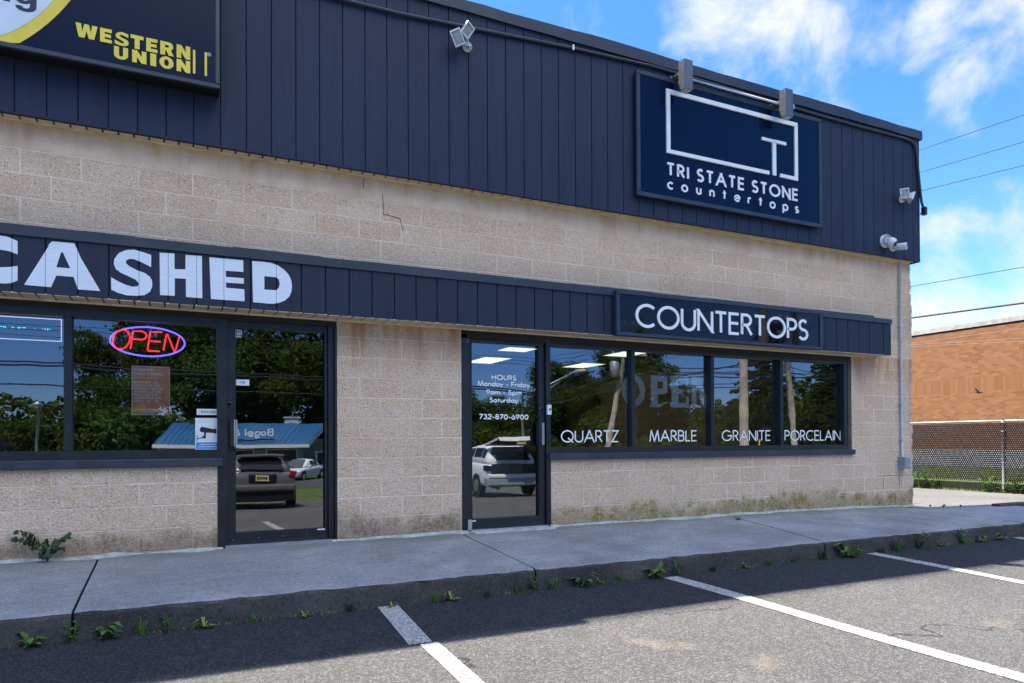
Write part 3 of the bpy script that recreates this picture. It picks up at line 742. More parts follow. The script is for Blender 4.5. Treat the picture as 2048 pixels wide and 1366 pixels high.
LT = {
 'C': [[(-1.29, 2.642), (-1.226, 2.642), (-1.187, 2.629), (-1.149, 2.612), (-1.149, 2.505), (-1.206, 2.524), (-1.264, 2.53), (-1.303, 2.513), (-1.328, 2.448), (-1.303, 2.392), (-1.264, 2.388), (-1.2, 2.397), (-1.149, 2.411), (-1.149, 2.293), (-1.186, 2.27), (-1.232, 2.26), (-1.29, 2.26), (-1.391, 2.301), (-1.423, 2.438), (-1.379, 2.575)]],
 'A': [[(-1.105, 2.262), (-.938, 2.595), (-.938, 2.607), (-.914, 2.638), (-.767, 2.641), (-.757, 2.639), (-.729, 2.57), (-.711, 2.523), (-.57, 2.258), (-.732, 2.258), (-.763, 2.359), (-.884, 2.359), (-.921, 2.259)], [(-.884, 2.428), (-.852, 2.552), (-.839, 2.558), (-.786, 2.428)]],
 'S': [[(-.187, 2.606), (-.252, 2.624), (-.319, 2.638), (-.378, 2.628), (-.433, 2.595), (-.466, 2.542), (-.471, 2.499), (-.455, 2.455), (-.415, 2.426), (-.356, 2.402), (-.304, 2.378), (-.282, 2.35), (-.29, 2.324), (-.334, 2.316), (-.393, 2.332), (-.444, 2.356), (-.491, 2.383), (-.489, 2.277), (-.444, 2.256), (-.378, 2.239), (-.297, 2.241), (-.237, 2.253), (-.196, 2.286), (-.179, 2.335), (-.181, 2.385), (-.2, 2.418), (-.237, 2.444), (-.297, 2.463), (-.356, 2.491), (-.38, 2.513), (-.378, 2.539), (-.349, 2.556), (-.312, 2.554), (-.26, 2.534), (-.188, 2.501)]],
 'H': [[(-.122, 2.634), (-.005, 2.639), (-.005, 2.501), (.083, 2.508), (.083, 2.636), (.216, 2.642), (.219, 2.263), (.087, 2.264), (.085, 2.425), (-.003, 2.422), (-.003, 2.266), (-.119, 2.263)]],
 'E': [[(.277, 2.637), (.562, 2.64), (.563, 2.533), (.413, 2.53), (.414, 2.474), (.567, 2.476), (.567, 2.426), (.414, 2.421), (.418, 2.375), (.571, 2.375), (.574, 2.265), (.29, 2.263)]],
 'D': [[(.639, 2.642), (.735, 2.645), (.802, 2.643), (.864, 2.625), (.917, 2.594), (.959, 2.552), (.983, 2.505), (.992, 2.45), (.988, 2.395), (.969, 2.343), (.927, 2.301), (.874, 2.275), (.822, 2.263), (.786, 2.261), (.646, 2.263)], [(.745, 2.512), (.849, 2.512), (.875, 2.494), (.882, 2.457), (.874, 2.417), (.851, 2.391), (.745, 2.388)]]}
for ch, loops in LT.items():
    lp = [loops[0] if ch in 'HEAD' and ch != 'D' else loops[0]] + loops[1:]
    curve_mesh('painted_letter', lp, -.2515, .0015, 'painted_white', aw)

# ---- shopfronts
GY = .07
def pane(x0, x1, z0, z1, parent, name='pane'):
    m = MB(); m.face([(x0, GY, z0), (x1, GY, z0), (x1, GY, z1), (x0, GY, z1)]); return m.build(name, 'tinted_glass', parent)
def part_empty(name, label=None):
    o = bpy.data.objects.new(name, None); COL.objects.link(o); o.parent = B; o['_base'] = (0, 0, 0); o.empty_display_size = .1
    if label: o['label'] = label
    return o
wl = part_empty('window', 'check cashing shop window with red neon sign and sill of dark wood')
mb = MB(); xs = []; x = -.833
while x > W_ + .5: xs.append(x); x -= 1.19
mb.box(W_, .385, .0, .10, 2.066, 2.128); mb.box(W_, .385, .0, .10, .828, .905)
for x in xs: mb.bbox(x - .030, x + .030, -.004, .10, .905, 2.066, .004)
mb.box(.355, .4385, -.006, .10, -.01, 2.13)
mb.build('frame', 'bronze_frame', wl)
ed = [.355] + xs + [W_]
for a, b in zip(ed[:-1], ed[1:]): pane(b + .03, a - (.0 if a == .355 else .03), .905, 2.066, wl)
mb = MB(); mb.bbox(W_, .40, -.045, .0, .752, .826, .006); mb.box(W_, .385, .0, .10, .765, .828); mb.build('sill', 'sill_paint', wl)

def door(xj0, xj1, x0, x1, gx0, gx1, side, label):
    """jamb span, leaf span, glass span; handle side"""
    d = part_empty('door', label)
    m = MB(); yf = .028
    m.box(x0, gx0, yf, .075, .012, 2.135); m.box(gx1, x1, yf, .075, .012, 2.135)
    m.box(gx0, gx1, yf, .075, 2.064, 2.135); m.box(gx0, gx1, yf, .075, .012, .115)
    for gx in (gx0, gx1): m.box(gx - .008, gx + .008, yf - .004, yf, .11, 2.07)
    m.build('leaf', 'bronze_frame', d)
    pane(gx0, gx1, .115, 2.064, d, 'glass')
    m = MB(); m.box(xj0, xj1, .0, .11, 2.138, 2.19)
    if side == 'l':
        for a in (0, .03, .062): m.box(x1 + .004 + a, x1 + .028 + a, -.004 + .02 * (a == .03), .10, -.01, 2.138)
        m.box(x1 + .003, xj1, .06, .12, -.01, 2.138)
    else:
        m.box(xj0, x0 - .004, -.004, .10, -.02, 2.138); m.box(x1 + .004, xj1, -.005, .10, -.02, 2.138)
        m.box(xj0 + .05, x0 + .02, .02, .10, -.02, 2.13)
    m.build('frame', 'bronze_frame', d)
    m = MB(); m.box(x0 - .02, x1 + .02, -.03, .09, -.02, .008); m.build('threshold', 'aluminium', d)
    hx0, hz0 = (.462, .934) if side == 'l' else (3.728, .925)
    m = MB(); m.bbox(hx0, hx0 + .052, -.050, .028, hz0, hz0 + .256, .006, 0)
    m.box(hx0 + .034, hx0 + .046, -.055, -.048, hz0 + .004, hz0 + .252, 1); m.box(hx0 + .052, hx0 + .062, -.052, .02, hz0 + .004, hz0 + .252, 1)
    m.build('handle', ['bronze_frame', 'aluminium'], d)
    m = MB(); lx = .464 if side == 'l' else 3.79; m.lathe([(0, .021), (.012, .021), (.012, .014), (.009, .013), (.009, .001)], (lx, yf, 1.335), (0, -1, 0), 16); m.build('lock', 'steel_brushed', d, True)
    return d
d1 = door(.4385, 1.456, .441, 1.372, .508, 1.352, 'l', 'glazed check cashing door between neon window and block pier')
for x, z in ((.49, .05), (.72, .055), (.95, .06), (1.17, .066)):
    m = MB(); m.lathe([(0, .008), (.006, .006), (.007, .001)], (x, .028, z), (0, -1, 0), 10); m.build('screw', 'steel_brushed', d1)
m = MB(); m.box(1.27, 1.345, .024, .028, .098, .112); m.build('maker_plate', 'paper_white', d1)
d2 = door(2.80, 3.90, 2.868, 3.838, 2.925, 3.770, 'r', 'glazed door with white opening hours lettering')
m = MB(); m.box(2.905, 2.975, .024, .028, .09, .104); m.build('maker_plate', 'paper_white', d2)
m = MB(); m.box(2.86, 2.905, -.03, .0, .0, .12); m.build('pivot_shoe', 'aluminium', d2)
for z in (2.10, 2.075):
    for x in (2.862, 2.884): m = MB(); m.lathe([(0, .005), (.004, .004), (.005, .001)], (x, -.004, z - .02), (0, -1, 0), 8); m.build('screw', 'aluminium', d2)
m = MB(); m.bbox(3.845, 3.90, -.03, -.005, 1.27, 1.385, .004, 0); m.lathe([(0, .014), (.004, .013), (.005, .001)], (3.878, -.03, 1.335), (0, -1, 0), 14, 1); m.build('latch_guard', ['paper_white', 'steel_brushed'], d2)
m = MB(); ly = GY - .003
for a in (('HOURS', 3.187, 3.495, 1.658, .060, .0112, ly, .001), ('Monday - Friday', 3.016, 3.668, 1.586, .056, .0108, ly, .001, .2), ('9am - 5pm', 3.121, 3.563, 1.493, .056, .0108, ly, .001, .2),
          ('Saturday', 3.161, 3.516, 1.405, .056, .0108, ly, .001, .2), ('732-870-6900', 3.032, 3.648, 1.215, .060, .0115, ly, .001, .2)):
    m = MB(); text(m, *a); m.build('lettering', 'window_vinyl', d2)

wr = part_empty('window', 'countertop showroom window band of four panes with stone names in white')
mull = [5.058, 6.309, 7.538]
m = MB(); m.box(3.90, 8.84, .0, .10, 2.070, 2.098); m.box(3.90, 8.84, .0, .10, .828, .895)
for x in mull: m.bbox(x - .028, x + .028, -.004, .10, .895, 2.07, .004)
m.box(8.775, 8.845, .0, .12, .895, 2.07); m.build('frame', 'bronze_frame', wr)
m = MB(); m.box(8.845, 8.92, -.006, .12, .83, 2.10); m.build('side_trim', 'rust_trim', wr)
e2 = [3.90] + mull + [8.775]
for i in range(4): pane(e2[i] + (.028 if i else 0), e2[i + 1] - (.028 if i < 3 else 0), .895, 2.07, wr)
m = MB(); m.bbox(3.865, 8.955, -.045, .0, .752, .824, .006); m.box(3.90, 8.93, .0, .10, .765, .828); m.build('sill', 'sill_paint', wr)
for a in (('QUARTZ', 4.075, 4.885, .950, .148, .0165, ly, .001, .17), ('MARBLE', 5.345, 6.102, .955, .146, .0165, ly, .001, .2), ('GRANITE', 6.52, 7.393, .955, .148, .0165, ly, .001, .2), ('PORCELAIN', 7.655, 8.772, .953, .152, .0165, ly, .001, .18)):
    m = MB(); text(m, *a); m.build('lettering', 'window_vinyl', wr)
# big slab letters fading on the inside of pane two
m = MB(); oy = GY + .02
def slab(mm, x, w, z0, z1, ch):
    t = .26 * w; s = .07
    if ch == 'P': 
        mm.box(x + .06 * w, x + .06 * w + t + .03, oy, oy + .001, z0, z1)
        mm.box(x, x + .62 * w, oy + .001, oy + .002, z0, z0 + s * .6)
        mm.box(x + .4 * w, x + .85 * w, oy, oy + .001, z1 - .075, z1); mm.box(x + .75 * w, x + w, oy + .0012, oy + .002, z1 - .215, z1 - .02); mm.box(x + .4 * w, x + .85 * w, oy, oy + .001, z1 - .235, z1 - .165)
    if ch == 'E':
        mm.box(x + .08 * w, x + .08 * w + t + .03, oy, oy + .001, z0, z1)
        mm.box(x, x + w, oy + .0012, oy + .002, z1 - .06, z1); mm.box(x, x + w, oy + .0012, oy + .002, z0, z0 + .065); mm.box(x + .3 * w, x + .72 * w, oy + .0012, oy + .002, (z0 + z1) / 2 - .03, (z0 + z1) / 2 + .035)
        mm.box(x + .86 * w, x + w, oy, oy + .001, z1 - .14, z1 - .05); mm.box(x + .86 * w, x + w, oy, oy + .001, z0 + .05, z0 + .15)
    if ch == 'N':
        mm.box(x + .04 * w, x + .04 * w + .075, oy, oy + .001, z0, z1); mm.box(x + .78 * w, x + .78 * w + .07, oy, oy + .001, z0, z1)
        mm.prism([(x + .1 * w, z1), (x + .1 * w + .11, z1), (x + .84 * w + .05, z0), (x + .84 * w - .06, z0)], oy + .0012, oy + .002)
        mm.box(x, x + .4 * w, oy + .0025, oy + .003, z0, z0 + .045)
    if ch == 'O':
        pts = [Vector((x + w / 2 + math.cos(a) * (w / 2 - .035), z0 + (z1 - z0) / 2 + math.sin(a) * ((z1 - z0) / 2 - .04), 0)) for a in [2 * math.pi * i / 28 for i in range(28)]]
        ribbon(mm, [(p.x, p.y) for p in pts], True, .085, lambda p, n: (p[0], oy - n, p[1]), 0, .001)
slab(m, 4.96, .335, 1.39, 1.79, 'O'); slab(m, 5.375, .275, 1.39, 1.79, 'P'); slab(m, 5.69, .30, 1.39, 1.80, 'E'); slab(m, 6.03, .32, 1.39, 1.80, 'N')
m.build('faded_lettering', 'faded_vinyl', wr)

# ---- the rooms behind the glass
m = MB()
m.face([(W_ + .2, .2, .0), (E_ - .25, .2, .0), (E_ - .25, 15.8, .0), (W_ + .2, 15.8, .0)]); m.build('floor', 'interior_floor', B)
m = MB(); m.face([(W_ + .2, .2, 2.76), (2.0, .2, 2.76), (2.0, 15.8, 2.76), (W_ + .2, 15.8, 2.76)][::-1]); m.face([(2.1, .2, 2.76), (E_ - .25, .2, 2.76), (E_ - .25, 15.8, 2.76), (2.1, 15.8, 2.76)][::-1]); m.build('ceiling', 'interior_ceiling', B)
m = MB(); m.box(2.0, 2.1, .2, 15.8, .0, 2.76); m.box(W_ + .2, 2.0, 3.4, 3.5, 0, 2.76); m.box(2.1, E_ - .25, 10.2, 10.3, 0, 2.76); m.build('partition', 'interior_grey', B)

# ================================================================== SIGNS
# money-transfer sign at the upper left
S1 = thing('sign', 'navy and yellow cabinet sign with a white disc, on the left of the upper fascia', 'sign', (-1.2, -.15, 4.13))
SX0, SX1, SZ0, SZ1, SY = -3.4, .363, 4.127, 5.52, -.35
m = MB(); m.box(SX0, SX1, SY + .012, -.152, SZ0 + .012, SZ1); m.build('cabinet', 'black_plastic', S1)
m = MB(); w = .04
m.bbox(SX0, SX1, SY - .006, SY + .03, SZ0, SZ0 + w, .006); m.bbox(SX1 - w, SX1, SY - .008, SY + .03, SZ0 + w, SZ1, .006); m.bbox(SX0, SX1 - w, SY - .006, SY + .03, SZ1 - w, SZ1, .006); m.bbox(SX0, SX0 + w, SY - .006, SY + .03, SZ0 + w, SZ1 - w, .006)
m.build('frame', 'navy_frame', S1)
m = MB(); m.box(SX0 + w, SX1 - w, SY + .002, SY + .012, SZ0 + w, SZ1 - w); m.build('face_panel', 'navy_face', S1)
def clip_circle(cx, cz, r, zmin, zmax, xmin):
    p = []
    for i in range(160):
        a = 2 * math.pi * i / 160; x, z = cx + r * math.cos(a), cz + r * math.sin(a)
        p.append((max(x, xmin), min(max(z, zmin), zmax)))
    q = []
    for t in p:
        if not q or abs(t[0] - q[-1][0]) + abs(t[1] - q[-1][1]) > 1e-5: q.append(t)
    return q
zb = SZ0 + w + .001
curve_mesh('yellow_ring', [clip_circle(-2.349, 5.508, 1.809, zb, SZ1 - w, SX0 + w)], SY, .002, 'yellow_vinyl', S1)
curve_mesh('white_disc', [clip_circle(-1.833, 5.1015, 1.07, zb, SZ1 - w, SX0 + w)], SY - .0025, .002, 'sign_white', S1)
gl = [(-1.151, 4.481), (-1.108, 4.483), (-1.093, 4.468), (-1.071, 4.467), (-1.056, 4.477), (-1.051, 4.497), (-1.05, 4.515), (-1.066, 4.505), (-1.093, 4.499), (-1.12, 4.503), (-1.142, 4.517), (-1.165, 4.55), (-1.168, 4.61), (-1.13, 4.66), (-1.09, 4.667), (-1.05, 4.65), (-1.05, 4.665), (-1.005, 4.665), (-1.005, 4.575), (-1.007, 4.497), (-1.011, 4.472), (-1.032, 4.452), (-1.056, 4.443), (-1.093, 4.439), (-1.125, 4.445), (-1.144, 4.461)]
gh = [(-1.12, 4.575), (-1.11, 4.54), (-1.091, 4.528), (-1.07, 4.533), (-1.055, 4.56), (-1.055, 4.6), (-1.07, 4.632), (-1.095, 4.632), (-1.115, 4.61)]
curve_mesh('letter', [gl, gh], SY - .005, .001, 'navy_text', S1)
curve_mesh('letter', [[(-1.231, 4.492), (-1.184, 4.493), (-1.184, 4.62), (-1.20, 4.655), (-1.235, 4.668), (-1.275, 4.65), (-1.275, 4.665), (-1.32, 4.665), (-1.32, 4.492), (-1.273, 4.492), (-1.273, 4.60), (-1.255, 4.627), (-1.235, 4.618), (-1.231, 4.60)]], SY - .005, .001, 'navy_text', S1)
ty = SY - .001
sl_ = LT['S'][0]; sx0, sx1 = min(p[0] for p in sl_), max(p[0] for p in sl_); sz0, sz1 = min(p[1] for p in sl_), max(p[1] for p in sl_)
BOLD = {'W': [[(.15, 0), (.40, 0), (.5, .52), (.60, 0), (.85, 0), (1, 1), (.75, 1), (.70, .42), (.61, 1), (.39, 1), (.30, .42), (.25, 1), (0, 1)]],
 'E': [[(0, 0), (1, 0), (1, .25), (.40, .25), (.40, .385), (.93, .385), (.93, .615), (.40, .615), (.40, .75), (1, .75), (1, 1), (0, 1)]],
 'S': [[((x - sx0) / (sx1 - sx0), (z - sz0) / (sz1 - sz0)) for x, z in sl_]],
 'T': [[(.31, 0), (.69, 0), (.69, .73), (1, .73), (1, 1), (0, 1), (0, .73), (.31, .73)]],
 'R': [[(0, 0), (.36, 0), (.36, .34), (.46, .34), (.64, 0), (1.02, 0), (.80, .39)] + arc(.66, .69, .31, .31, -50, 90, 8) + [(0, 1)], [(.36, .57), (.36, .77), (.56, .77), (.63, .74), (.65, .67), (.63, .60), (.56, .57)]],
 'N': [[(0, 0), (.33, 0), (.33, .48), (.66, 0), (1, 0), (1, 1), (.67, 1), (.67, .52), (.34, 1), (0, 1)]],
 'U': [[(0, 1)] + arc(.5, .38, .5, .38, 180, 360, 14) + [(1, 1), (.64, 1), (.64, .38)] + arc(.5, .36, .14, .12, 0, -180, 8) + [(.36, 1)]],
 'I': [[(0, 0), (1, 0), (1, 1), (0, 1)]],
 'O': [ell(.5, .5, .5, .5), ell(.5, .5, .17, .27)]}
def bold(c, a, b, z, H):
    f = lambda q: -.739 + .860 * ((q - 622) / 936) * (.955 + .045 * (q - 622) / 936)
    x0, x1 = f(a), f(b); curve_mesh('letter', [[(x0 + u * (x1 - x0), z + v * H) for u, v in lp] for lp in BOLD[c]], ty - .0006, .001, 'yellow_vinyl', S1)
for c, a, b in (('W', 622, 800), ('E', 820, 915), ('S', 938, 1052), ('T', 1068, 1174), ('E', 1195, 1287), ('R', 1310, 1420), ('N', 1445, 1558)): bold(c, a, b, 4.330, .116)
for c, a, b in (('U', 932, 1047), ('N', 1080, 1197), ('I', 1228, 1277), ('O', 1303, 1420), ('N', 1445, 1558)): bold(c, a, b, 4.212, .106)
for x in (.143, .237):
    m = MB(); m.box(x, x + .019, ty - .001, ty, 4.219, 4.429); m.build('bar', 'yellow_vinyl', S1)
m = MB(); c = [(.274 + .014 * math.cos(a), 4.416 + .014 * math.sin(a)) for a in [2 * math.pi * i / 20 for i in range(20)]]
ribbon(m, c, True, .003, lambda p, n: (p[0], ty - n, p[1]), 0, .001); text(m, 'R', .269, .280, 4.409, .014, .0028, ty, .001); m.build('trade_mark', 'white_vinyl', S1)

# tri state sign
S2 = thing('sign', 'large navy sign with a white outlined slab and T on the upper fascia', 'sign', (6.54, -.17, 3.905))
x0, x1, z0, z1, y = 4.975, 8.095, 3.905, 5.423, -.225
m = MB(); m.box(x0 + .01, x1 - .01, -.20, -.168, z0 + .01, z1 - .01); m.build('cabinet', 'black_plastic', S2)
m = MB(); w = .055
m.bbox(x0, x1, y, -.19, z0, z0 + w, .008); m.bbox(x0, x1, y, -.19, z1 - w, z1, .008); m.bbox(x0, x0 + w, y - .002, -.19, z0 + w, z1 - w, .008); m.bbox(x1 - w, x1, y - .002, -.19, z0 + w, z1 - w, .008)
m.build('frame', 'navy_frame', S2)
m = MB(); m.box(x0 + w, x1 - w, -.212, -.20, z0 + w, z1 - w); m.build('face_panel', 'navy_gloss', S2)
m = MB(); a, b, t = -.232, -.2125, .056
m.bbox(5.414, 7.628, a, b, 5.275 - t, 5.275, .0015); m.bbox(5.414, 5.414 + t, a - .001, b, 4.487, 5.275 - t, .0015)
m.bbox(5.414 + t, 7.105, a, b, 4.487, 4.487 + t * .85, .0015); m.bbox(7.628 - t, 7.628, a - .001, b, 4.485, 5.275 - t, .0015); m.bbox(7.302, 7.628 - t, a, b, 4.487, 4.487 + t * .85, .0015)
m.build('slab_outline', 'white_letter', S2)
m = MB(); m.bbox(7.166, 7.229, a, b, 4.492, 4.928, .0015); m.bbox(6.978, 7.197, a - .001, b, 4.928, 4.968, .0015); m.bbox(7.201, 7.414, a - .001, b, 4.930, 4.972, .0015); m.build('letter_t', 'white_letter', S2)
m = MB(); text(m, 'TRI STATE STONE', 5.414, 7.638, 4.208, .168, .0285, -.2125, .012, .38); m.build('lettering', 'white_letter', S2)
m = MB(); text(m, 'countertops', 5.424, 7.650, 4.046, .145, .023, -.2125, .010, 1.02); m.build('small_lettering', 'white_letter', S2)

# countertops sign on the awning
S3 = thing('sign', 'glossy black COUNTERTOPS sign fixed to the awning over the showroom window', 'sign', (6.27, -.27, 2.19))
x0, x1, z0, z1, y = 4.592, 7.952, 2.190, 2.711, -.338
m = MB(); w = .050
m.bbox(x0, x1, y, -.268, z0, z0 + w * .8, .006); m.bbox(x0, x1, y, -.268, z1 - w * .8, z1, .006); m.bbox(x0, x0 + w, y - .001, -.268, z0 + w * .8, z1 - w * .8, .006); m.bbox(x1 - w, x1, y - .001, -.268, z0 + w * .8, z1 - w * .8, .006)
m.build('frame', 'navy_frame', S3)
m = MB(); m.box(x0 + w, x1 - w, -.320, -.27, z0 + w * .8, z1 - w * .8); m.build('face_panel', 'black_gloss', S3)
m = MB(); text(m, 'COUNTERTOPS', 4.862, 7.680, 2.300, .285, .036, -.3205, .012, .19); m.build('lettering', 'white_letter', S3)

# sign lamps on a bar over the tri state sign
L = thing('sign_light', 'pair of square brushed steel lamps on a slim bar above the navy sign', 'light', (6.4, -.15, 5.4))
m = MB(); m.tube([(5.52, -.27, 5.44), (7.30, -.27, 5.44)], .016, 10); m.build('bar', 'aluminium', L, True)
for cx in (5.575, 7.24):
    h = MB(); h.bbox(cx - .065, cx + .065, -.45, -.34, 5.20, 5.56, .003); hb = h.build('lamp_housing', 'steel_brushed', L)
    h = MB(); h.box(cx - .05, cx + .05, -.44, -.35, 5.195, 5.1995); h.build('diffuser', 'white_plastic', hb)
    h = MB(); h.box(cx - .03, cx + .03, -.34, -.146, 5.41, 5.47); h.lathe([(0, .055), (.015, .055), (.02, .02)], (cx - .0, -.148, 5.44), (0, -1, 0), 12); h.build('bracket', 'steel_brushed', L)

# painted conduit along the fascia
C1 = thing('conduit_pipe', 'dark painted conduit running along the top of the fascia and round its right edge', 'pipe', (5, -.17, 5.5))
m = MB(); P_ = []
for x, z in ((-6, 5.40), (-1, 5.33), (1.0, 5.33), (2.07, 5.352), (2.8, 5.40), (4.09, 5.485), (5.2, 5.535), (6.5, 5.52), (8.0, 5.50), (9.0, 5.50), (9.9, 5.51), (10.05, 5.50), (10.13, 5.47), (10.18, 5.40), (10.21, 5.28), (10.23, 5.1)): P_.append((x, -.172, z))
P_ += [(10.26, -.175, 4.85), (10.30, -.175, 4.60), (10.345, -.18, 4.50)]
m.tube(P_, .019, 8); m.build('pipe', 'cap_metal', C1, True)
m = MB(); m.bbox(10.325, 10.385, -.215, -.15, 4.405, 4.525, .008); m.box(10.27, 10.33, -.19, -.17, 4.405, 4.425); m.build('end_box', 'black_plastic', C1)
for x, z in ((4.12, 5.487), (7.6, 5.508)): m = MB(); m.box(x - .012, x + .012, -.196, -.15, z - .03, z + .03); m.build('strap', 'aluminium', C1)
C2 = thing('conduit_pipe', 'pale plastic conduit running down the block wall beside the right corner', 'pipe', (9.99, -.03, .55))
m = MB(); m.tube([(9.985, -.03, 3.69), (9.987, -.032, 2.3), (9.995, -.03, 1.35), (10.0, -.032, .65)], .017, 10); m.build('pipe', 'pvc_grey', C2, True)
m = MB(); m.bbox(9.935, 10.075, -.115, -.001, .525, .70, .01); m.bbox(9.945, 10.065, -.122, -.114, .54, .69, .004); m.build('junction_box', 'box_grey', C2)
for z in (1.50, 2.7, .95): m = MB(); m.box(9.965, 10.02, -.052, -.001, z, z + .03); m.build('strap', 'pvc_grey', C2)

def floodlight(name_label, base, heads):
    F = thing('floodlight', name_label, 'floodlight', base)
    bx, by, bz = base
    k = MB(); k.lathe([(0, .05), (.03, .05), (.045, .03)], (bx, -.152, bz), (0, -1, 0), 14); k.tube([(bx, -.19, bz), (bx, -.23, bz - .01)], .014, 8); k.build('mount', 'white_plastic', F, True)
    for (c, nrm, upd, w, h, d) in heads:
        w, h, d = w * .82, h * .82, d * .8
        c = Vector(c); n = Vector(nrm).normalized(); u = Vector(upd); u = (u - n * u.dot(n)).normalized(); r = u.cross(n).normalized() * 1
        def pt(a, b_, e): return tuple(c + r * a + u * b_ + n * e)
        k = MB()
        o4 = [(-w / 2, -h / 2), (w / 2, -h / 2), (w / 2, h / 2), (-w / 2, h / 2)]; i4 = [(x * .82, z * .82) for x, z in o4]; b4 = [(x * .55, z * .55) for x, z in o4]
        for i in range(4):
            j = (i + 1) % 4
            k.face([pt(*o4[i], 0), pt(*o4[j], 0), pt(*i4[j], .002), pt(*i4[i], .002)])
            k.face([pt(*o4[j], 0), pt(*o4[i], 0), pt(*o4[i], -.02), pt(*o4[j], -.02)])
            k.face([pt(*o4[j], -.02), pt(*o4[i], -.02), pt(*b4[i], -d), pt(*b4[j], -d)])
            k.face([pt(*i4[i], .002), pt(*i4[j], .002), pt(i4[j][0], i4[j][1], -.008), pt(i4[i][0], i4[i][1], -.008)])
        k.face([pt(*b4[3], -d), pt(*b4[2], -d), pt(*b4[1], -d), pt(*b4[0], -d)])
        hd = k.build('lamp_head', 'white_plastic', F)
        k = MB(); k.face([pt(*i4[i], -.008) for i in range(4)]); k.box(0, 0, 0, 0, 0, 0)
        k.v = k.v[:4]; k.f = k.f[:1]; k.m = k.m[:1]; k.build('lens', 'lens_grey', hd)
        k = MB(); k.tube([tuple(c - n * d), (bx, -.21, bz - .01)], .012, 8); k.build('arm', 'white_plastic', F, True)
plain('lens_grey', (.30, .32, .33), .12, 0., .3, 30.)
floodlight('white twin floodlight on the fascia beside the board seam, tilted left', (2.82, -.15, 5.19), [((2.655, -.30, 5.185), (-.35, -.9, -.25), (-.45, 0, 1), .135, .20, .10), ((2.775, -.30, 5.29), (.25, -.9, -.35), (.5, 0, 1), .14, .17, .10)])
floodlight('white twin floodlight at the right end of the fascia above the cameras', (9.86, -.15, 4.58), [((9.765, -.28, 4.625), (-.45, -.9, -.05), (-.15, 0, 1), .16, .17, .09), ((9.955, -.27, 4.585), (.75, -.6, -.35), (.3, 0, 1), .16, .15, .09)])

K = thing('security_camera', 'white dome security camera at the lower right corner of the fascia', 'camera', (9.47, -.15, 3.86))
m = MB(); m.lathe([(0, .095), (.05, .095), (.07, .085)], (9.47, -.152, 3.90), (0, -1, 0), 20); m.build('base', 'white_plastic', K, True)
m = MB(); m.lathe([(-.07, .03), (-.06, .055), (-.03, .075), (.0, .078), (.035, .066), (.055, .045)], (9.485, -.265, 3.855), (.25, -.8, -.45), 18); m.build('ball', 'white_plastic', K, True)
m = MB(); m.lathe([(.05, .040), (.062, .036), (.066, .001)], (9.485, -.265, 3.855), (.25, -.8, -.45), 16); m.build('lens', 'black_plastic', K, True)
K = thing('security_camera', 'white bullet security camera right of the dome camera on the fascia', 'camera', (9.66, -.15, 3.83))
m = MB(); m.lathe([(0, .065), (.02, .065), (.03, .04)], (9.645, -.152, 3.835), (0, -1, 0), 18); m.tube([(9.645, -.17, 3.835), (9.66, -.22, 3.825)], .022, 8); m.build('mount', 'white_plastic', K, True)
m = MB(); m.lathe([(-.10, .04), (-.09, .048), (.05, .052), (.07, .055), (.075, .047)], (9.70, -.26, 3.825), (.35, -.9, -.1), 18); m.build('body', 'white_plastic', K, True)
m = MB(); m.lathe([(.068, .046), (.070, .001)], (9.70, -.26, 3.825), (.35, -.9, -.1), 16); m.build('lens', 'steel_brushed', K, True)

# ================================================================== THINGS IN THE WINDOWS
N = thing('neon_sign', 'lit neon sign with red OPEN letters in a blue oval, inside the left window', 'neon sign', (-.225, .13, 1.76))
m = MB(); ov = [(-.2225 + .303 * math.cos(R(a)), .125, 1.898 + .133 * math.sin(R(a))) for a in range(0, 361, 6)]; m.tube(ov, .0075, 8, 0, False); m.build('oval_tube', 'neon_blue', N, True)
m = MB(); ny = .118
def nt_(pts): m.tube([(x, ny, z) for x, z in pts], .0066, 8)
nt_([(-.436 + .066 * math.cos(R(a)) + .012 * math.sin(R(a)), 1.906 + .087 * math.sin(R(a))) for a in range(0, 361, 12)])
nt_([(-.365, 1.825), (-.345, 1.985), (-.27, 1.99)] + [(-.28 + .045 * math.cos(R(a)), 1.951 + .038 * math.sin(R(a))) for a in range(80, -91, -20)] + [(-.352, 1.915)])
nt_([(-.108, 1.992), (-.205, 1.988), (-.228, 1.822), (-.225, 1.815), (-.128, 1.813)]); nt_([(-.215, 1.905), (-.12, 1.902)])
nt_([(-.098, 1.825), (-.072, 1.975), (-.066, 1.978), (-.006, 1.815), (.0, 1.815), (.037, 1.97)])
m.build('letter_tubes', 'neon_red', N, True)
for x in (-.40, -.05): m = MB(); m.tube([(x, .128, 1.76), (x + .02, .128, 2.05)], .002, 6); m.build('hanger', 'black_plastic', N)

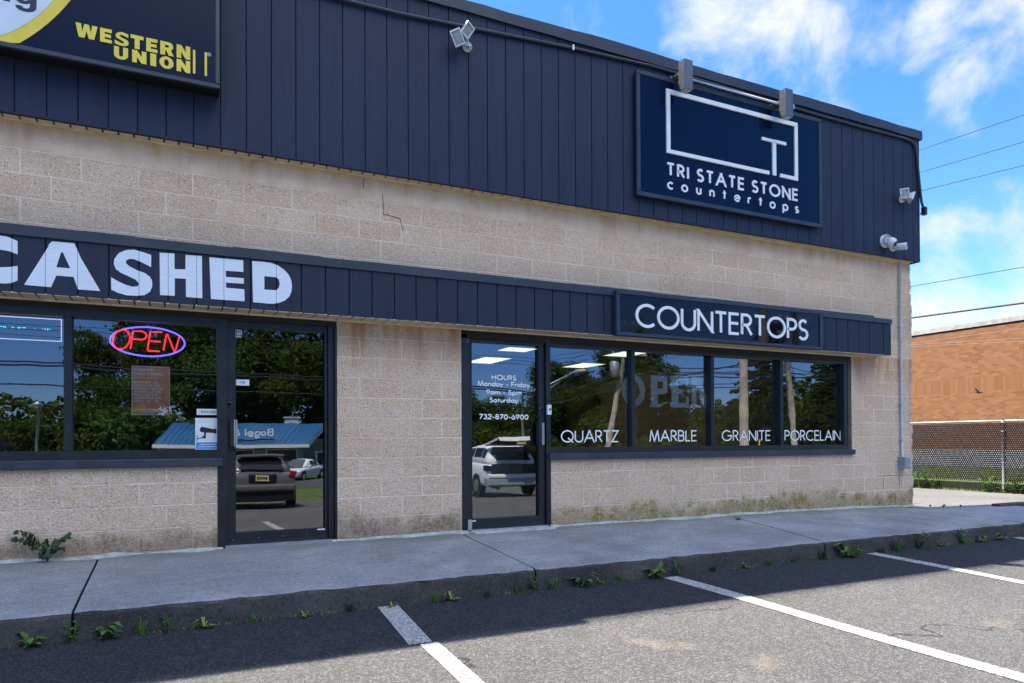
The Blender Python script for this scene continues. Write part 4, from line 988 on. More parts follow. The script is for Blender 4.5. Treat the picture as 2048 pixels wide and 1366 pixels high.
D_ = thing('message_board', 'long dark scrolling message board with a white dotted light border in the leftmost pane', 'sign', (-1.4, .13, 1.86))
m = MB(); xx0, xx1, zz0, zz1 = -1.98, -.895, 1.862, 2.052; dy = .12
def dots(a, b, st, mb):
    n = int((Vector(b) - Vector(a)).length / st)
    for i in range(n + 1):
        p = Vector(a).lerp(Vector(b), i / n); mb.box(p.x - .0032, p.x + .0032, dy, dy + .003, p.z - .0032, p.z + .0032, skip='+')
dots((xx0, 0, zz0), (xx1, 0, zz0), .0085, m); dots((xx0, 0, zz1), (xx1, 0, zz1), .0085, m); dots((xx1, 0, zz0), (xx1, 0, zz1), .0085, m); dots((xx0, 0, zz0), (xx0, 0, zz1), .0085, m)
m.build('light_border', 'led_white', D_)
m = MB(); rg = random.Random(3)
for k in range(11):
    if k in (2, 6, 8): continue
    for i in range(7):
        if rg.random() < .62: m.box(-1.36 + k * .036 + i * .0045, -1.357 + k * .036 + i * .0045, dy, dy + .003, 1.955 + .006 * rg.choice((0, 1, 1)), 1.9605 + .006, skip='+')
m.build('light_text', 'led_cyan', D_)
m = MB(); m.box(xx0 - .01, xx1 + .01, dy + .004, dy + .05, zz0 - .01, zz1 + .01); m.build('housing', 'interior_grey', D_)

P = thing('poster', 'orange opening hours poster with white print taped inside the left window', 'poster', (-.2, .085, 1.225))
m = MB(); m.box(-.356, -.042, .088, .090, 1.225, 1.672); m.build('sheet', 'poster_veil', P)
m = MB(); py = .0875
c = [(-.350, 1.231), (-.048, 1.231), (-.048, 1.666), (-.350, 1.666)]; ribbon(m, c, True, .007, lambda p, n: (p[0], py - n, p[1]), 0, .0005)
text(m, 'COMMUNITY', -.338, -.165, 1.625, .026, .0052, py, .0006); text(m, 'CHECK CASHING', -.338, -.105, 1.585, .028, .0056, py, .0006)
m.box(-.338, -.14, py - .0006, py, 1.563, 1.567)
for i, (s_, xe) in enumerate((('MONDAY 8 AM - 8 PM', -.138), ('TUESDAY 8 AM - 8 PM', -.128), ('WEDNESDAY 8 AM - 8 PM', -.098), ('THURSDAY 8 AM - 8 PM', -.113), ('FRIDAY 8 AM - 8 PM', -.148), ('SATURDAY 8 AM - 6 PM', -.115), ('SUNDAY 9 AM - 4 PM', -.140))):
    text(m, s_, -.338, xe, 1.513 - i * .0285, .020, .0042, py, .0006)
for xa, xb, z_ in ((-.300, -.262, 1.270), (-.256, -.196, 1.270), (-.190, -.140, 1.270), (-.262, -.222, 1.251), (-.216, -.165, 1.251)): m.box(xa, xb, py - .0006, py, z_, z_ + .006)   # two lines too small to read
m.build('print', 'window_vinyl', P)

def sticker(label, x0, x1, z0, z1, mat='paper_white'):
    s = thing('sticker', label, 'sticker', ((x0 + x1) / 2, GY - .002, z0))
    q = MB(); q.box(x0, x1, GY - .0025, GY - .001, z0, z1); q.build('sheet', mat, s); return s
sy = GY - .0026
s = sticker('white sticker reading bitcoin on the lower right of the neon window', .180, .351, 1.231, 1.288)
m = MB(); text(m, 'bitcoin', .218, .342, 1.249, .030, .0042, sy, .0006, .14, slant=.15); m.build('lettering', 'navy_text', s)
m = MB(); ribbon(m, [(.202 + .011 * math.cos(a), 1.259 + .012 * math.sin(a)) for a in [2 * math.pi * i / 18 for i in range(18)]], True, .003, lambda p, n: (p[0], sy - n, p[1]), 0, .0006); m.build('emblem', 'bitcoin_orange', s)
s = sticker('pale video surveillance sticker with a black camera picture below the bitcoin sticker', .168, .385, .908, 1.203)
m = MB(); f = lambda pts: m.prism(pts, sy - .0006, sy)
f([(.205, 1.098), (.222, 1.122), (.330, 1.098), (.330, 1.062), (.225, 1.068), (.207, 1.080)]); f([(.245, 1.066), (.262, 1.066), (.256, 1.03), (.262, 1.012), (.236, 1.012), (.225, 1.03), (.240, 1.036)]); f([(.180, .985), (.186, .985), (.186, 1.045), (.180, 1.045)]); f([(.186, 1.008), (.24, 1.014), (.24, 1.022), (.186, 1.016)])
m.box(.330, .350, sy - .0008, sy, 1.056, 1.104); m.build('camera_picture', 'black_plastic', s)
m = MB(); m.box(.174, .380, sy - .0003, sy, .914, .975); m.build('caption_band', 'sticker_blue', s)
m = MB()
for xa, xb, z_ in ((.205, .255, .952), (.262, .290, .952), (.297, .345, .952), (.188, .205, .930), (.212, .262, .930), (.269, .366, .930)): m.box(xa, xb, sy - .0010, sy - .0004, z_, z_ + .006)
m.build('caption_lines', 'paper_white', s)
s = sticker('small white sticker with blue initials on the check cashing door glass', .522, .641, 1.517, 1.574)
m = MB(); text(m, 'J.M.', .556, .608, 1.537, .022, .006, sy, .0006, .3); m.build('lettering', 'sticker_blue', s)
s = sticker('square cream sticker with black scribbles at the top of the check cashing door', .516, .572, 1.975, 2.05)
m = MB(); rg = random.Random(12)
for i in range(3):
    for j in range(2):
        x = .524 + i * .016; z = 1.987 + j * .034; m.box(x, x + .006 + .006 * rg.random(), sy - .0006, sy, z, z + .014 + .008 * rg.random())
m.build('print', 'black_plastic', s)

# lit ceiling panels in the showroom
for lab, q in (('lit ceiling panel seen low in the showroom door, nearer the door of two', [(5.87, 6.40), (6.50, 6.40), (6.50, 7.55), (5.87, 7.55)]),
               ('lit ceiling panel at the top of the showroom door glass', [(5.66, 4.80), (6.27, 4.80), (6.27, 5.35), (5.66, 5.35)]),
               ('lit ceiling panel behind the first showroom pane, low and slanted', [(8.36, 6.55), (8.98, 6.55), (8.98, 7.55), (8.36, 7.55)]),
               ('lit ceiling panel cut by the mullion between the first two showroom panes', [(8.02, 4.25), (8.60, 4.25), (8.60, 5.22), (8.02, 5.22)])):
    (a, b), (c_, _), (_, d_) = q[0], q[1], q[2]
    t = thing('ceiling_light', lab, 'ceiling light', ((a + c_) / 2, (b + d_) / 2, 2.75), 'showroom ceiling lights')
    m = MB(); m.box(a, c_, b, d_, 2.742, 2.757); m.build('diffuser', 'panel_lit', t)
    m = MB()
    m.box(a - .03, c_ + .03, b - .03, b - .002, 2.735, 2.7585); m.box(a - .03, c_ + .03, d_ + .002, d_ + .03, 2.735, 2.7585); m.box(a - .03, a - .002, b - .002, d_ + .002, 2.735, 2.7585); m.box(c_ + .002, c_ + .03, b - .002, d_ + .002, 2.735, 2.7585); m.build('frame', 'white_plastic', t)
t = thing('display_board', 'pale sheet of glass or board standing behind the showroom door', 'board', (3.45, .5, 0))
m = MB(); m.box(2.95, 3.80, .50, .51, .25, .90); m.build('sheet', 'board_veil', t); m = MB()
for x in (3.05, 3.72): m.box(x, x + .02, .512, .70, .0, .6)
m.build('foot', 'black_plastic', t)

# ================================================================== RIGHT OF THE SHOP
F = thing('chain_link_fence', 'chain link fence with black privacy slats and galvanised posts along the driveway', 'fence', (19.2, 4, -.43))
FX = 19.2; fz = lambda y: -.43
m = MB(); m.tube([(FX, -5.5, 1.42), (FX, 13.5, 1.43)], .024, 8); m.build('top_rail', 'zinc', F, True)
for py in (-2.2, .73, 3.66, 6.6, 9.5, 12.4):
    m = MB(); m.tube([(FX - .03, py, -.5), (FX - .03, py, 1.40)], .032, 10); m.lathe([(0, .045), (.05, .045), (.06, .03), (.10, .02)], (FX - .03, py, 1.38), (0, 0, 1), 10); m.tube([(FX - .03, py, 1.15), (FX - .03, py, 1.19)], .04, 10); m.tube([(FX - .03, py, .35), (FX - .03, py, .39)], .04, 10); m.build('post', 'galvanised', F, True)
m = MB(); rg = random.Random(21); y = -5.4
while y < 13.4:
    z = -.16
    while z < 1.36:       # slats woven through the mesh show as short dashes
        h = .052; m.box(FX - .004, FX + .004, y - .0155, y + .0155, z, min(z + h * 1.5, 1.37), skip='tb+'); z += h * 2
    z = -.16 + .052
    y += .0275
    while z < 1.36:
        h = .052; m.box(FX - .004, FX + .004, y - .0155, y + .0155, z, min(z + h * 1.5, 1.37), skip='tb+'); z += h * 2
    m.box(FX - .004, FX + .004, y - .024, y + .024, -.40, -.19, skip='tb+')
    y += .0275
m.build('slat_panel', 'black_slat', F)
m = MB()
for k in range(int(19 / .08) + 24):
    for s_ in (1, -1):
        ya = -5.5 + k * .08 - (1.85 if s_ == 1 else 0); yb = ya + 1.85 * s_ if s_ == 1 else ya - 1.85
        za, zb = -.43, 1.40
        if min(ya, yb) < -5.5 or max(ya, yb) > 13.5: continue
        m.face([(FX - .012, ya - .004, za), (FX - .012, ya + .004, za), (FX - .012, yb + .004, zb), (FX - .012, yb - .004, zb)])
m.build('mesh', 'black_slat', F)

BR = thing('brick_building', 'long orange brick building with a pale coping beyond the fence', 'building', (24, 8, 0))
m = MB(); m.box(24, 40, -3, 26, .62, 4.66); m.build('wall', 'orange_brick', BR)
m = MB(); m.box(23.97, 40, -3.02, 26, -.2, .60); m.build('foundation', 'foundation_grey', BR)
m = MB(); m.box(23.97, 40.1, -3.1, 26.1, 4.69, 4.84); m.build('coping', 'coping_stone', BR)
m = MB(); m.box(23.99, 24.2, -3.05, 26.05, 4.64, 4.70); m.build('coping_shade_line', 'groove_dark', BR)  # dark strip standing in for the shadow line under the coping

def wire(label, pts, r, mat='wire_black', sag=0., cat='power line', group='overhead wires'):
    o = MB(); P0 = []
    for i in range(len(pts) - 1):
        a, b = Vector(pts[i]), Vector(pts[i + 1])
        for k in range(12 if sag else 1):
            t = k / 12 if sag else 0; p = a.lerp(b, t); p.z -= sag * 4 * t * (1 - t); P0.append(p)
    P0.append(Vector(pts[-1])); o.tube(P0, r, 5)
    q = o.build('power_line', mat); tag(q, label, cat, group); return q
for lab, (y0, z0), (y1, z1), r in (('thin wire crossing the blue sky right of the shop, highest of four', (6.365, 9.578), (3.523, 9.423), .010), ('thin wire crossing the blue sky right of the shop, second highest', (6.334, 8.903), (3.531, 8.724), .010),
        ('thin wire crossing the blue sky right of the shop, third from the top', (6.262, 8.341), (3.537, 8.107), .010), ('thin wire crossing low white clouds right of the shop', (6.683, 5.566), (3.565, 5.45), .010), ('thick black wire just above the brick building coping', (6.693, 4.616), (3.575, 4.509), .026)):
    s_ = (z1 - z0) / (y1 - y0); wire(lab, [(20, 30, z0 + s_ * (30 - y0)), (20, -30, z0 + s_ * (-30 - y0))], r)
for lab, z0, z1, r in (('upper sunlit wire in front of the orange brick wall', 3.847, 3.856, .004), ('middle sunlit wire in front of the orange brick wall', 3.802, 3.594, .004), ('lower sunlit wire in front of the orange brick wall', 3.742, 3.516, .004)):
    s_ = (z1 - z0) / -3.117; wire(lab, [(20, 18, z0 + s_ * (18 - 6.7)), (20, -8, z0 + s_ * (-8 - 6.7))], r, 'galvanised')

m = MB()    # bird on the wing
bx, by, bz = 20., 4.735, 2.242
m.tube([(bx, by - .11, bz - .01), (bx, by - .08, bz), (bx, by - .02, bz + .005), (bx, by + .05, bz), (bx, by + .08, bz + .012), (bx, by + .105, bz + .005)], [.004, .012, .026, .02, .016, .003], 8)
m.face([(bx - .01, by - .02, bz + .015), (bx - .01, by + .035, bz + .015), (bx - .09, by + .06, bz + .10), (bx - .12, by + .02, bz + .12)]); m.face([(bx + .01, by - .02, bz + .015), (bx + .01, by + .035, bz + .015), (bx + .05, by + .09, bz + .09), (bx + .07, by + .10, bz + .13)])
m.face([(bx - .012, by - .09, bz), (bx + .012, by - .09, bz), (bx + .025, by - .16, bz - .01), (bx - .025, by - .16, bz - .01)])
tag(m.build('bird', 'bird_black'), 'small black bird flying in front of the orange brick wall', 'bird')
m = MB(); m.bbox(11.95, 13.4, -.34, -.20, -.40, -.085, .015); q = m.build('edging_board', 'kerb_stained'); tag(q, 'low dark edging running off the far right end of the sidewalk', 'edging')
rg = random.Random(31)
for i, (x, y) in enumerate(((10.55, -.10), (10.62, -.26), (10.83, -.14), (10.95, -.32))):
    m = MB(); m.tube([(x - .02, y, -.072), (x, y, -.064), (x + .022, y + .01, -.072)], [.006, .017, .006], 6); q = m.build('pebble', 'pebble'); tag(q, 'small dark pebble on the sidewalk by the right wall corner', 'pebble', 'pebbles at the corner')

# ---- weeds
def weed_mesh(kind, seed, mat, h):
    rg = random.Random(seed); m = MB()
    if kind == 'rosette':
        for i in range(16):
            a = rg.uniform(0, 6.28); l = h * rg.uniform(.6, 1.25); w = l * .16; up = rg.uniform(.25, .9); d = Vector((math.cos(a), math.sin(a), 0)); n = Vector((-d.y, d.x, 0))
            p0 = Vector((0, 0, 0)); p1 = d * l * .5 + Vector((0, 0, l * up)); p2 = d * l + Vector((0, 0, l * up * .75)); 
            m.face([p0 - n * w * .3, p1 - n * w, p1 + n * w, p0 + n * w * .3]); m.face([p1 - n * w, p2, p1 + n * w])
    elif kind == 'grass':
        for i in range(34):
            a = rg.uniform(0, 6.28); l = h * rg.uniform(.5, 1.3); d = Vector((math.cos(a), math.sin(a), 0)); n = Vector((-d.y, d.x, 0)) * .004; b = d * rg.uniform(0, .05)
            lean = rg.uniform(.1, .7); p1 = b + d * l * lean * .4 + Vector((0, 0, l * .6)); p2 = b + d * l * lean + Vector((0, 0, l * (1 - lean * .3)))
            m.face([b - n, p1 - n * .8, p1 + n * .8, b + n]); m.face([p1 - n * .8, p2, p1 + n * .8])
    elif kind == 'leafy':
        for s_ in range(5):
            a = rg.uniform(0, 6.28); lean = rg.uniform(.1, .6); H = h * rg.uniform(.6, 1.2); top = Vector((math.cos(a) * lean * H, math.sin(a) * lean * H, H)); m.tube([(0, 0, 0), top * .5, top], .003, 4)
            for k in range(9):
                t = .2 + .8 * k / 8; c = top * t; b = rg.uniform(0, 6.28); l = h * rg.uniform(.12, .28); d = Vector((math.cos(b), math.sin(b), rg.uniform(-.2, .5))).normalized(); n = d.cross(Vector((0, 0, 1))).normalized() * l * .38
                m.face([c, c + d * l * .5 - n, c + d * l, c + d * l * .5 + n])
    elif kind == 'fern':      # compound leaves with broad drooping leaflets from one root
        for s_ in range(15):
            a = rg.uniform(0, 6.28); L_ = h * rg.uniform(.4, 1.1); d = Vector((math.cos(a), -abs(math.sin(a)) * .35 - .05, 0)); up = rg.uniform(.25, 1.25)
            pr = Vector((0, 0, 0))
            for k in range(1, 8):
                t = k / 7; p = d * L_ * t + Vector((rg.uniform(-.006, .006), 0, L_ * (up * 1.5 * t - .7 * up * t * t))); n = Vector((-d.y, d.x, .25)).normalized()
                m.tube([pr, p], .0022, 4, 0, False)
                if t > .3:
                    for s2 in (-1, 1, 0) if k == 7 else (-1, 1):
                        l = L_ * rg.uniform(.16, .27); dr = (n * s2 + d * rg.uniform(.4, .9) + Vector((0, 0, rg.uniform(-.5, .2)))).normalized(); wv = dr.cross(Vector((rg.uniform(-.3, .3), -1, .4))).normalized() * l * .26
                        m.face([p, p + dr * l * .35 - wv, p + dr * l * .75 - wv * .7, p + dr * l, p + dr * l * .75 + wv * .7, p + dr * l * .35 + wv])
                pr = p
    return m
KINDS = [('rosette', 1, 'weed_green', .10), ('grass', 2, 'weed_green', .11), ('leafy', 3, 'weed_green', .16), ('rosette', 4, 'weed_yellow', .07), ('grass', 5, 'weed_dark', .08)]
PR = []
for k in KINDS:
    o = weed_mesh(*k).build('weed', k[2]); PR.append(o)
WD = [(-.82, 0, .75, 'low broad-leaved weed at the kerb foot, leftmost in the picture'), (-.60, 2, .7, 'bright leafy weed at the kerb foot under the left sidewalk joint'), (-.40, 0, .9, None), (-.20, 1, .8, None), (-.06, 2, .55, 'leafy weed at the kerb right of the left sidewalk joint'), (.18, 3, .9, None), (.85, 3, .6, None), (1.18, 4, .7, None),
      (1.86, 1, .7, 'grassy weed at the kerb right of the nearest white bay line'), (1.99, 3, .9, None), (2.60, 1, .6, None), (2.75, 2, .62, 'leafy weed at the kerb under the middle sidewalk joint'), (2.92, 1, .75, None), (3.22, 0, 1.0, 'broad-leaved weed at the kerb right of the middle sidewalk joint'), (3.62, 1, .6, None), (4.03, 0, 1.15, 'pointed weed at the kerb just left of the second white bay line'), (4.25, 2, .75, 'leafy weed at the kerb touching the second white bay line'),
      (5.44, 1, .5, None), (5.10, 3, .7, None), (6.20, 4, .9, None), (6.55, 0, 1.3, 'spreading weed at the kerb just left of the third white bay line'), (6.72, 1, 1.0, 'tufted grass weed at the kerb left of the third white bay line'), (7.12, 4, .7, None), (7.40, 1, 1.15, 'dark tufted weed at the kerb right of the third white bay line'), (7.80, 2, .95, 'pale leafy weed at the kerb under the right pier'), (8.60, 2, .9, 'tall leafy weed at the kerb near the right wall corner'), (8.95, 3, 1.1, None), (9.35, 3, 1.2, 'yellow green weed at the kerb foot near the right edge'),
      (1.5, 3, .5, None), (4.7, 4, .6, None), (5.8, 1, .45, None), (2.3, 4, .6, None), (3.4, 3, .6, None), (8.2, 3, .8, None), (.5, 1, .45, None)]
rg = random.Random(41)
first = {}
for x, k, sc, lab in WD:
    o = PR[k] if k not in first else PR[k].copy()
    if k in first: COL.objects.link(o)
    first[k] = 1
    o.location = (x, -1.79 - rg.uniform(0, .03), -.302); o.scale = (sc * 1.25,) * 3; o.rotation_euler = (0, 0, rg.uniform(0, 6.28))
    tag(o, lab or 'tiny green weed growing in the crack where the kerb meets the asphalt', 'weed', 'weeds along the kerb')
mw = MB(); rg = random.Random(44)     # moss and fine grass in the kerb crack, nobody could count it
for i in range(1500):
    x = rg.uniform(-1.6, 11.5)
    if math.sin(x * 2.3) + math.sin(x * 5.1 + 1) + rg.uniform(-.6, .6) < -.15: continue
    y = -1.768 - abs(rg.gauss(0, .018)); h = rg.uniform(.008, .032); a = rg.uniform(0, 6.28); w = .006
    mw.face([(x - w * math.cos(a), y - w * math.sin(a), -.305), (x + w * math.cos(a), y + w * math.sin(a), -.305), (x + rg.uniform(-.02, .02), y + rg.uniform(-.02, .005), -.302 + h)])
q = mw.build('kerb_grass', 'weed_yellow'); tag(q, 'sparse moss and grass in the crack between kerb and asphalt', 'grass'); q['kind'] = 'stuff'
o = weed_mesh('fern', 8, 'weed_dark', .27).build('weed', 'weed_dark'); o.location = (-.97, -.07, -.02); o.scale = (.72, .7, 1.35); tag(o, 'dark fern-like weed growing at the foot of the block wall', 'weed')
o = weed_mesh('grass', 9, 'weed_green', .05).build('weed', 'weed_green'); o.location = (6.44, -.30, -.055); tag(o, 'small tuft of weed in the joint on the sidewalk slab', 'weed')
for x, y, h, lab, sd in ((19.05, 3.35, .42, 'leafy bush weed right of the fence post at the driveway edge', 51), (19.05, 3.95, .35, 'leafy bush weed left of the fence post at the driveway edge', 52), (19.0, 5.75, .45, 'pale climbing weed leaning on the slatted fence beside the wall corner', 53), (18.98, 6.3, .35, 'low weed at the fence foot half hidden by the wall corner', 54)):
    k = MB(); 
    for t in range(4):
        w_ = weed_mesh('leafy', sd * 7 + t, 'weed_green', h); b = len(k.v); dx, dyy = random.Random(sd + t).uniform(-.1, .05), random.Random(sd * 3 + t).uniform(-.25, .25)
        k.v += [(a + dx, b2 + dyy, c) for a, b2, c in [tuple(v) for v in w_.v]]; k.f += [tuple(i + b for i in f_) for f_ in w_.f]; k.m += w_.m
    o = k.build('weed', 'weed_green'); o.location = (x, y, -.44); tag(o, lab, 'weed')
mg = MB(); rg = random.Random(61)
for i in range(5200):
    y = rg.uniform(1.0, 8.0); x = 19.28 - abs(rg.gauss(0, .16)); h = rg.uniform(.03, .12) * max(.2, 1 - (19.28 - x) * 1.6)
    a = rg.uniform(0, 6.28); w = .005; z = zg(x, y)
    mg.face([(x - w * math.cos(a), y - w * math.sin(a), z), (x + w * math.cos(a), y + w * math.sin(a), z), (x + rg.uniform(-.04, .04), y + rg.uniform(-.04, .04), z + h)])
q = mg.build('grass', 'weed_yellow'); tag(q, 'strip of yellow green grass along the foot of the fence', 'grass'); q['kind'] = 'stuff'

# ================================================================== ACROSS THE LOT (seen mirrored in the shop glass)
def loft(mb, rings, mi=0, cap=True, sel=None):
    n = len(rings[0]); b = len(mb.v)
    for r in rings: mb.v += [tuple(p) for p in r]
    for i in range(len(rings) - 1):
        for k in range(n):
            k2 = (k + 1) % n
            mb.f.append((b + i * n + k, b + i * n + k2, b + (i + 1) * n + k2, b + (i + 1) * n + k)); mb.m.append(mi if sel is None else sel(i, k))
    if cap:
        mb.f.append(tuple(b + k for k in range(n))[::-1]); mb.m.append(mi)
        e = b + (len(rings) - 1) * n; mb.f.append(tuple(e + k for k in range(n))); mb.m.append(mi)
def car(label, loc, rz, paint, L_, W, H, prof, cabin, tailgate=False, group=None):
    """local: x across, y from the tail (0) forward, z up. prof: (y, z_bottom, z_top, half width). cabin: (y_base_rear, y_top_rear, y_top_front, y_base_front)"""
    c = thing('parked_car', label, 'car', loc, group, True, rz)
    m = MB(); rings = []
    for y, zb, zt, hw in prof:
        zm = zb + (zt - zb) * .55
        rings.append([(-hw * .93, y, zb), (-hw * .99, y, zb + .1), (-hw, y, zm), (-hw * .96, y, zt - .06), (-hw * .86, y, zt), (hw * .86, y, zt), (hw * .96, y, zt - .06), (hw, y, zm), (hw * .99, y, zb + .1), (hw * .93, y, zb)])
    loft(m, rings); body = m.build('body', paint, c, True); sm_ = body.modifiers.new('round', 'SUBSURF'); sm_.levels = sm_.render_levels = 2
    # cabin: pillars and roof in paint, glass set between
    zb = prof[len(prof) // 2][2] - .03; yb0, yt0, yt1, yb1 = cabin; wb, wt = W / 2 * .92, W / 2 * .69
    def ring(y, zt, w_):
        wm = wb + (w_ - wb) * .35; return [(-wb, y, zb - .1), (-wm * .99, y, zb + (zt - zb) * .28), (-w_, y, zt - (zt - zb) * .18), (-w_ * .80, y, zt), (w_ * .80, y, zt), (w_, y, zt - (zt - zb) * .18), (wm * .99, y, zb + (zt - zb) * .28), (wb, y, zb - .1)]
    st_ = [(yb0, zb + .05, wb * .95), (yt0 - .06, H - .09, wt), (yt0 + .25, H, wt * 1.01), ((yt0 + yt1) / 2, H + .01, wt * 1.02), (yt1, H - .03, wt), (yb1, zb + .03, wb * .94)]
    rr = [ring(*q) for q in st_]; m = MB(); loft(m, rr); roof = m.build('roof', paint, c, True); sm_ = roof.modifiers.new('round', 'SUBSURF'); sm_.levels = sm_.render_levels = 2
    def off(p, d): return (p[0] + d[0], p[1] + d[1], p[2] + d[2])
    def lerp(a, b, t): return tuple(a[i] + (b[i] - a[i]) * t for i in range(3))
    def patch(q, d, mg):      # window glass set just proud of the pillar line, inset from the edges of its opening
        cx = tuple(sum(p[i] for p in q) / 4 for i in range(3)); m = MB(); m.face([off(lerp(p, cx, mg), d) for p in q]); m.build('window', 'car_glass_dark', c)
    for s, i1, i2 in ((-1, 1, 2), (1, 6, 5)):
        for k in (1, 2, 3):
            q = [rr[k][i1], rr[k + 1][i1], rr[k + 1][i2], rr[k][i2]]; patch(q, (s * .012, 0, 0), .10)
    patch([rr[0][3], rr[0][4], rr[1][4], rr[1][3]], (0, -.045, .03), .12)
    patch([rr[5][3], rr[5][4], rr[4][4], rr[4][3]], (0, .04, .03), .08)
    for s in (-1, 1):
        for wy in (prof[0][0] + L_ * .19, prof[0][0] + L_ * .81):
            k = MB(); k.lathe([(-.11, .30), (-.10, .335), (.10, .335), (.11, .30)], (s * (W / 2 - .12), wy, .335), (1, 0, 0), 22); wh = k.build('wheel', 'rubber', c)
            k = MB(); k.lathe([(0, .22), (.02, .21), (.015, .06), (.03, .05), (.03, .001)], (s * (W / 2 - .005 - .0), wy, .335), (s, 0, 0), 10); k.build('rim', 'chrome', wh)
            k = MB(); k.lathe([(0, .40), (.004, .37)], (s * (W / 2 - .005), wy, .345), (s, 0, 0), 22); k.build('wheel_arch', 'rubber', c)
        m = MB(); m.tube([(s * (W / 2 - .05), yb1 - .35, zb + .05), (s * (W / 2 + .10), yb1 - .33, zb + .06)], .02, 6); m.lathe([(0, .06), (.03, .085), (.10, .075), (.12, .03)], (s * (W / 2 + .12), yb1 - .36, zb + .07), (0, 1, 0), 12); m.build('wing_mirror', paint, c, True)
    return c
def make_carglass():
    m, gg = new('car_glass')
    tr = gg.n('ShaderNodeBsdfTransparent', i={'Color': (.25, .29, .28)}).outputs[0]; gl = gg.n('ShaderNodeBsdfGlossy', i={'Color': (1, 1, 1), 'Roughness': .02}).outputs[0]
    finish(gg, gg.n('ShaderNodeMixShader', i={0: .14, 1: tr, 2: gl}).outputs[0])
make_carglass()
HB = [(0.0, .42, .72, .78), (.05, .28, .96, .86), (.22, .24, 1.0, .90), (.7, .20, 1.0, .93), (1.6, .19, .98, .94), (2.6, .19, .96, .94), (3.3, .20, .95, .92), (3.9, .22, .84, .88), (4.25, .28, .72, .80), (4.36, .40, .62, .68)]
def tail(c, W, y=0., zl=.95, plate=True, mat='car_grey', zp=.80):
    for s in (-1, 1):
        m = MB(); m.prism([(s * W * .35, zl - .07), (s * W * .46, zl - .09), (s * W * .475, zl + .05), (s * W * .40, zl + .07)][::s], y - .0, y + .25); m.build('taillight', 'lamp_red', c)
    m = MB(); m.bbox(-.34, .34, y - .03, y + .1, zp - .10, zp + .12, .03, 0); m.build('plate_recess', 'black_plastic', c)
    m = MB(); m.box(-.16, .16, y - .045, y - .03, zp - .06, zp + .09, 0); 
    for i in range(6): m.box(-.125 + i * .044, -.095 + i * .044, y - .048, y - .045, zp - .02, zp + .05, 1)
    m.build('licence_plate', ['plate_yellow', 'navy_text'], c)
    m = MB(); m.bbox(-W * .46, W * .46, y - .09, y + .22, .46, .66, .06); m.build('bumper', mat, c)
    m = MB(); m.bbox(-W * .44, W * .44, y - .02, y + .22, .20, .46, .03); m.build('bumper_skirt', 'black_plastic', c)
h = car('dark grey hatchback parked tail towards the shop, mirrored in the check cashing door', (2.08, -12.4, -.80), math.pi, 'car_grey', 4.36, 1.86, 1.44, HB, (.12, .62, 2.35, 3.35))
tail(h, 1.86); m = MB(); m.bbox(-.60, .60, .30, .70, 1.36, 1.45, .03); m.build('spoiler', 'car_grey', h)
for s in (-1, 1):
    m = MB(); m.bbox(s * .36 - .24, s * .36 + .24, 1.9, 2.05, .6, 1.22, .06); m.build('seat', 'black_plastic', h)
SV = [(0.0, .50, .85, .84), (.06, .38, 1.04, .90), (.25, .30, 1.08, .95), (.9, .26, 1.10, .97), (2.0, .25, 1.10, .98), (3.2, .25, 1.08, .97), (3.9, .26, 1.05, .95), (4.5, .32, .92, .88), (4.78, .45, .78, .74)]
v = car('white crossover parked with its tailgate open, mirrored in the showroom door', (9.85, -13.1, -.83), math.pi + .05, 'car_white', 4.8, 1.96, 1.70, SV, (.10, .55, 2.6, 3.7), True)
m = MB()
m.box(-.76, .76, .0, .03, .72, 1.06); m.prism([(-.74, 1.06), (.74, 1.06), (.60, 1.60), (-.60, 1.60)], .30, .34); m.build('cargo_opening', 'black_plastic', v)
m = MB(); m.v += [(-.80, .55, 1.70), (.80, .55, 1.70), (.76, -.55, 1.92), (-.76, -.55, 1.92), (-.80, .55, 1.64), (.80, .55, 1.64), (.76, -.55, 1.84), (-.76, -.55, 1.84), (.72, -.62, 1.80), (-.72, -.62, 1.80)]
m.f += [(0, 1, 2, 3), (4, 7, 6, 5), (0, 3, 7, 4), (1, 5, 6, 2), (3, 2, 8, 9), (7, 9, 8, 6)]; m.m += [0, 1, 0, 0, 0, 1]; m.build('tailgate', ['car_white', 'black_plastic'], v)
m = MB(); m.box(-.16, .16, -.60, -.585, 1.70, 1.80); m.build('licence_plate', 'plate_yellow', v)
for s in (-1, 1):
    m = MB(); m.prism([(s * .74, .86), (s * .93, .86), (s * .92, 1.02), (s * .74, 1.0)][::s], -.01, .35); m.build('taillight', 'navy_gloss', v)
m = MB(); m.bbox(-.93, .93, -.05, .3, .36, .60, .04); m.build('bumper_skirt', 'box_grey', v); m = MB(); m.bbox(-.90, .90, -.06, .3, .60, .74, .04); m.build('bumper', 'car_white', v)
SD = [(0.0, .45, .78, .78), (.06, .30, .95, .88), (.5, .24, 1.0, .92), (1.4, .2, .98, .93), (2.6, .2, .94, .93), (3.4, .2, .92, .92), (4.2, .24, .84, .88), (4.7, .3, .72, .78), (4.85, .4, .6, .66)]
sd = car('white sedan parked in front of the blue roofed shop, mirrored in the door', (9.0, -44.6, -1.66), .55, 'car_white', 4.85, 1.88, 1.45, SD, (.55, 1.3, 2.5, 3.6))
m = MB(); m.bbox(-.4, .4, 4.80, 4.90, .42, .66, .03); m.build('grille', 'black_plastic', sd)
for s in (-1, 1):
    m = MB(); m.bbox(s * .58 - .14, s * .58 + .14, 4.62, 4.80, .66, .76, .02); m.build('headlight', 'lens_grey', sd)
